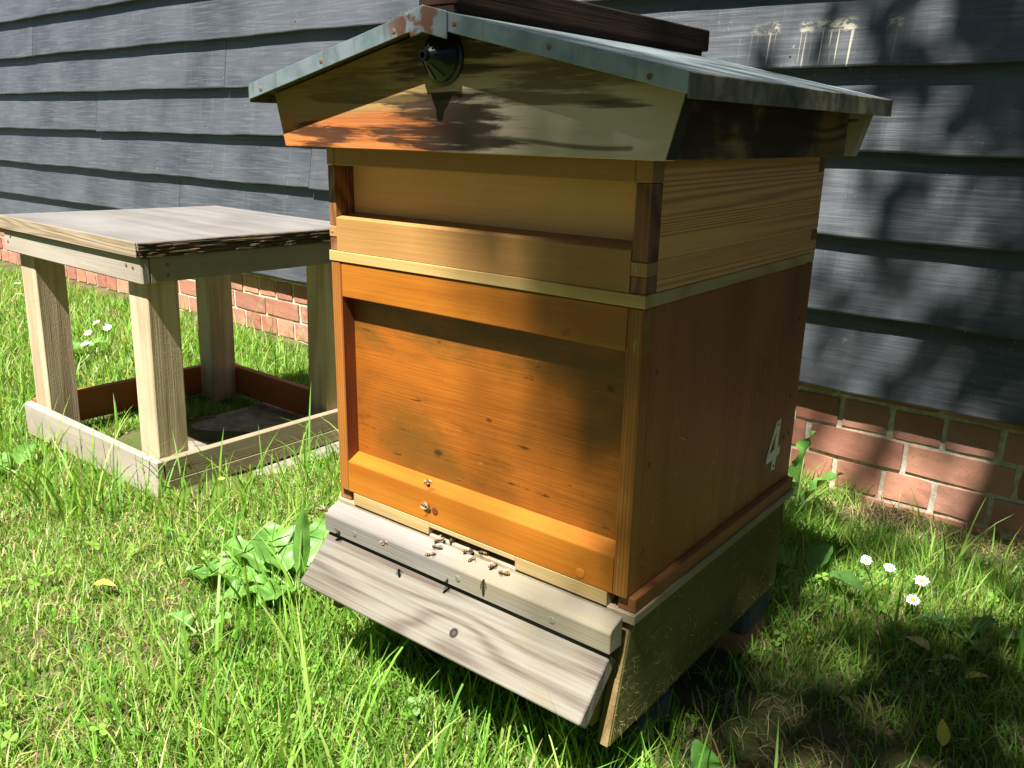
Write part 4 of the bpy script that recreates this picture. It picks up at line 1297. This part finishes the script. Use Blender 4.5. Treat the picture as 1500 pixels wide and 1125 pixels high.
# ------------------------------------------------------------------ garden tree behind the camera that dapples the right side
tx, ty = 3.4, -5.2
tz = float(gz(tx, ty))
tr = thing('garden_tree', 'leafy garden tree behind the viewpoint shading the right side of the hive', 'tree', (tx, ty, tz))
cc = Vector((1.0, 1.1, 0)) + SL * 7.2 - Vector((tx, ty, tz))
trunk = MB()
trunk.tube([(0, 0, -0.1), (0.05, 0.02, 1.5), (-0.1, 0.1, 3.2), (-0.3, 0.4, 5.0), (-0.4, 0.6, 7.5)], [0.22, 0.18, 0.15, 0.11, 0.05], 12)
trunk.build('trunk', M['bark'], tr)
rt = random.Random(8)
leafV, leafF = [], []


def add_leaf(p, L):
    d = Vector((rt.gauss(0, 1), rt.gauss(0, 1), rt.gauss(0, 0.5))).normalized()
    s = d.cross(Vector((rt.gauss(0, 0.5), rt.gauss(0, 0.5), 1))).normalized()
    o = len(leafV)
    nrm = d.cross(s)
    leafV.extend([tuple(p), tuple(p + d * L * 0.5 + s * L * 0.28 + nrm * L * 0.05), tuple(p + d * L), tuple(p + d * L * 0.5 - s * L * 0.28 + nrm * L * 0.05)])
    leafF.append((o, o + 1, o + 2, o + 3))


limb_src = Vector((-0.25, 0.3, 4.4))
# twig sprays: (u, v) is where a spray's shadow falls on the datum level
sprays = []
for i in range(215):
    u, v = rt.uniform(0.12, 2.4), rt.uniform(0.34, 2.8)
    if u < 0.34 and rt.random() < 0.45:
        continue
    if 0.80 < u < 1.15 and v < 0.75 and rt.random() < 0.85:
        continue
    sprays.append((u, v, rt.uniform(6.4, 8.2), rt.uniform(0.09, 0.20)))
for i in range(12):
    sprays.append((rt.uniform(0.40, 0.46), rt.uniform(0.22, 0.40), rt.uniform(6.4, 8.0), 0.05))
for i in range(5):
    sprays.append((rt.uniform(0.20, 0.48), rt.uniform(0.34, 0.48), rt.uniform(8.6, 10.0), 0.10))
for i in range(26):
    sprays.append((rt.uniform(0.48, 0.78), rt.uniform(0.26, 0.95), rt.uniform(6.4, 8.0), 0.11))
for i in range(24):
    u = rt.uniform(0.0, 0.75)
    if rt.random() < 0.8 and (0.10 < u < 0.15 or 0.26 < u < 0.32):
        continue
    sprays.append((u, rt.uniform(1.32, 2.0), rt.uniform(6.6, 8.2), 0.09))
for i in range(420):
    sprays.append((rt.uniform(1.3, 5.5), rt.uniform(-2.5, 4.2), rt.uniform(6.0, 9.5), rt.uniform(0.2, 0.42)))
limbs = MB()
for q, (u, v) in enumerate(((0.5, 0.7), (0.9, 1.7), (1.5, 0.6), (1.9, 2.0), (3.4, 0.5), (3.8, 2.2))):
    e = Vector((u, v, -ZO)) + SL * 7.3 - Vector((tx, ty, tz))
    mid = limb_src.lerp(e, 0.5) + Vector((0, 0, 0.35))
    limbs.tube([limb_src, mid, e], [0.06, 0.035, 0.010], 7)
limbs.build('limb', M['bark'], tr)
for (u, v, s, r) in sprays:
    if any((u - a) ** 2 + (v - b_) ** 2 < 0.013 for a, b_ in ((0.515, 0.855), (0.60, 0.85), (0.605, 0.735), (0.66, 1.22), (0.40, 1.26))):
        continue
    c = Vector((u, v, -ZO)) + SL * s - Vector((tx, ty, tz))
    for _ in range(int(26 * (r / 0.15) ** 1.6)):
        add_leaf(c + Vector((rt.gauss(0, r * 0.6), rt.gauss(0, r * 0.6), rt.gauss(0, r * 0.35))), rt.uniform(0.06, 0.11))
me = bpy.data.meshes.new('crown')
me.from_pydata(leafV, [], leafF)
me.materials.append(M['crown'])
co_ = bpy.data.objects.new('crown', me)
COL.objects.link(co_)
co_.parent = tr


# ------------------------------------------------------------------ unseen hedges added behind and right of the viewpoint to cut sky light
def sky_screen(label, x0, x1, y0, y1, height, n, seed):
    r = np.random.default_rng(seed)
    cx, cy = (x0 + x1) / 2, (y0 + y1) / 2
    z = float(gz(cx, cy)) + ZO
    t = bpy.data.objects.new('sky_screen', None)
    COL.objects.link(t)
    t.location = (cx, cy, z)
    tag(t, label, 'sky_screen')
    px, py = r.uniform(x0 - cx, x1 - cx, n), r.uniform(y0 - cy, y1 - cy, n)
    top = height * (0.9 + 0.08 * np.sin(px * 2.1 + 1) + 0.06 * np.sin(py * 3.3 + px))
    pz = top * r.uniform(0, 1, n) ** 0.8
    d = r.normal(0, 1, (n, 3))
    d /= np.linalg.norm(d, axis=1)[:, None]
    s_ = np.cross(d, r.normal(0, 1, (n, 3)))
    s_ /= np.linalg.norm(s_, axis=1)[:, None]
    L = r.uniform(0.12, 0.24, (n, 1))
    p = np.stack([px, py, pz], -1)
    V = np.stack([p, p + d * L * 0.5 + s_ * L * 0.3, p + d * L, p + d * L * 0.5 - s_ * L * 0.3], 1).reshape(-1, 3)
    o = np_mesh('foliage', V, (np.arange(n)[:, None] * 4 + np.arange(4)[None]), None, M['crown'])
    o.parent = t
    m = MB()
    for i in range(9):
        q = i / 8
        bx_, by_ = (x0 - cx) * (1 - q) + (x1 - cx) * q, (y0 - cy) * (1 - q) + (y1 - cy) * q
        if x1 - x0 > y1 - y0:
            by_ = 0
        else:
            bx_ = 0
        b0 = MB().tube([(bx_, by_, -0.2), (bx_ + 0.05, by_ + 0.03, height * 0.4), (bx_, by_ - 0.05, height * 0.8)], [0.05, 0.035, 0.012], 7).build('stem', M['bark'], t)


sky_screen('added leafy hedge across the lawn behind the viewpoint', -11.0, 5.0, -8.2, -7.0, 8.0, 36000, 41)
sky_screen('added leafy hedge along the right edge of the lawn', 3.8, 4.6, -6.6, 1.0, 2.0, 9000, 42)
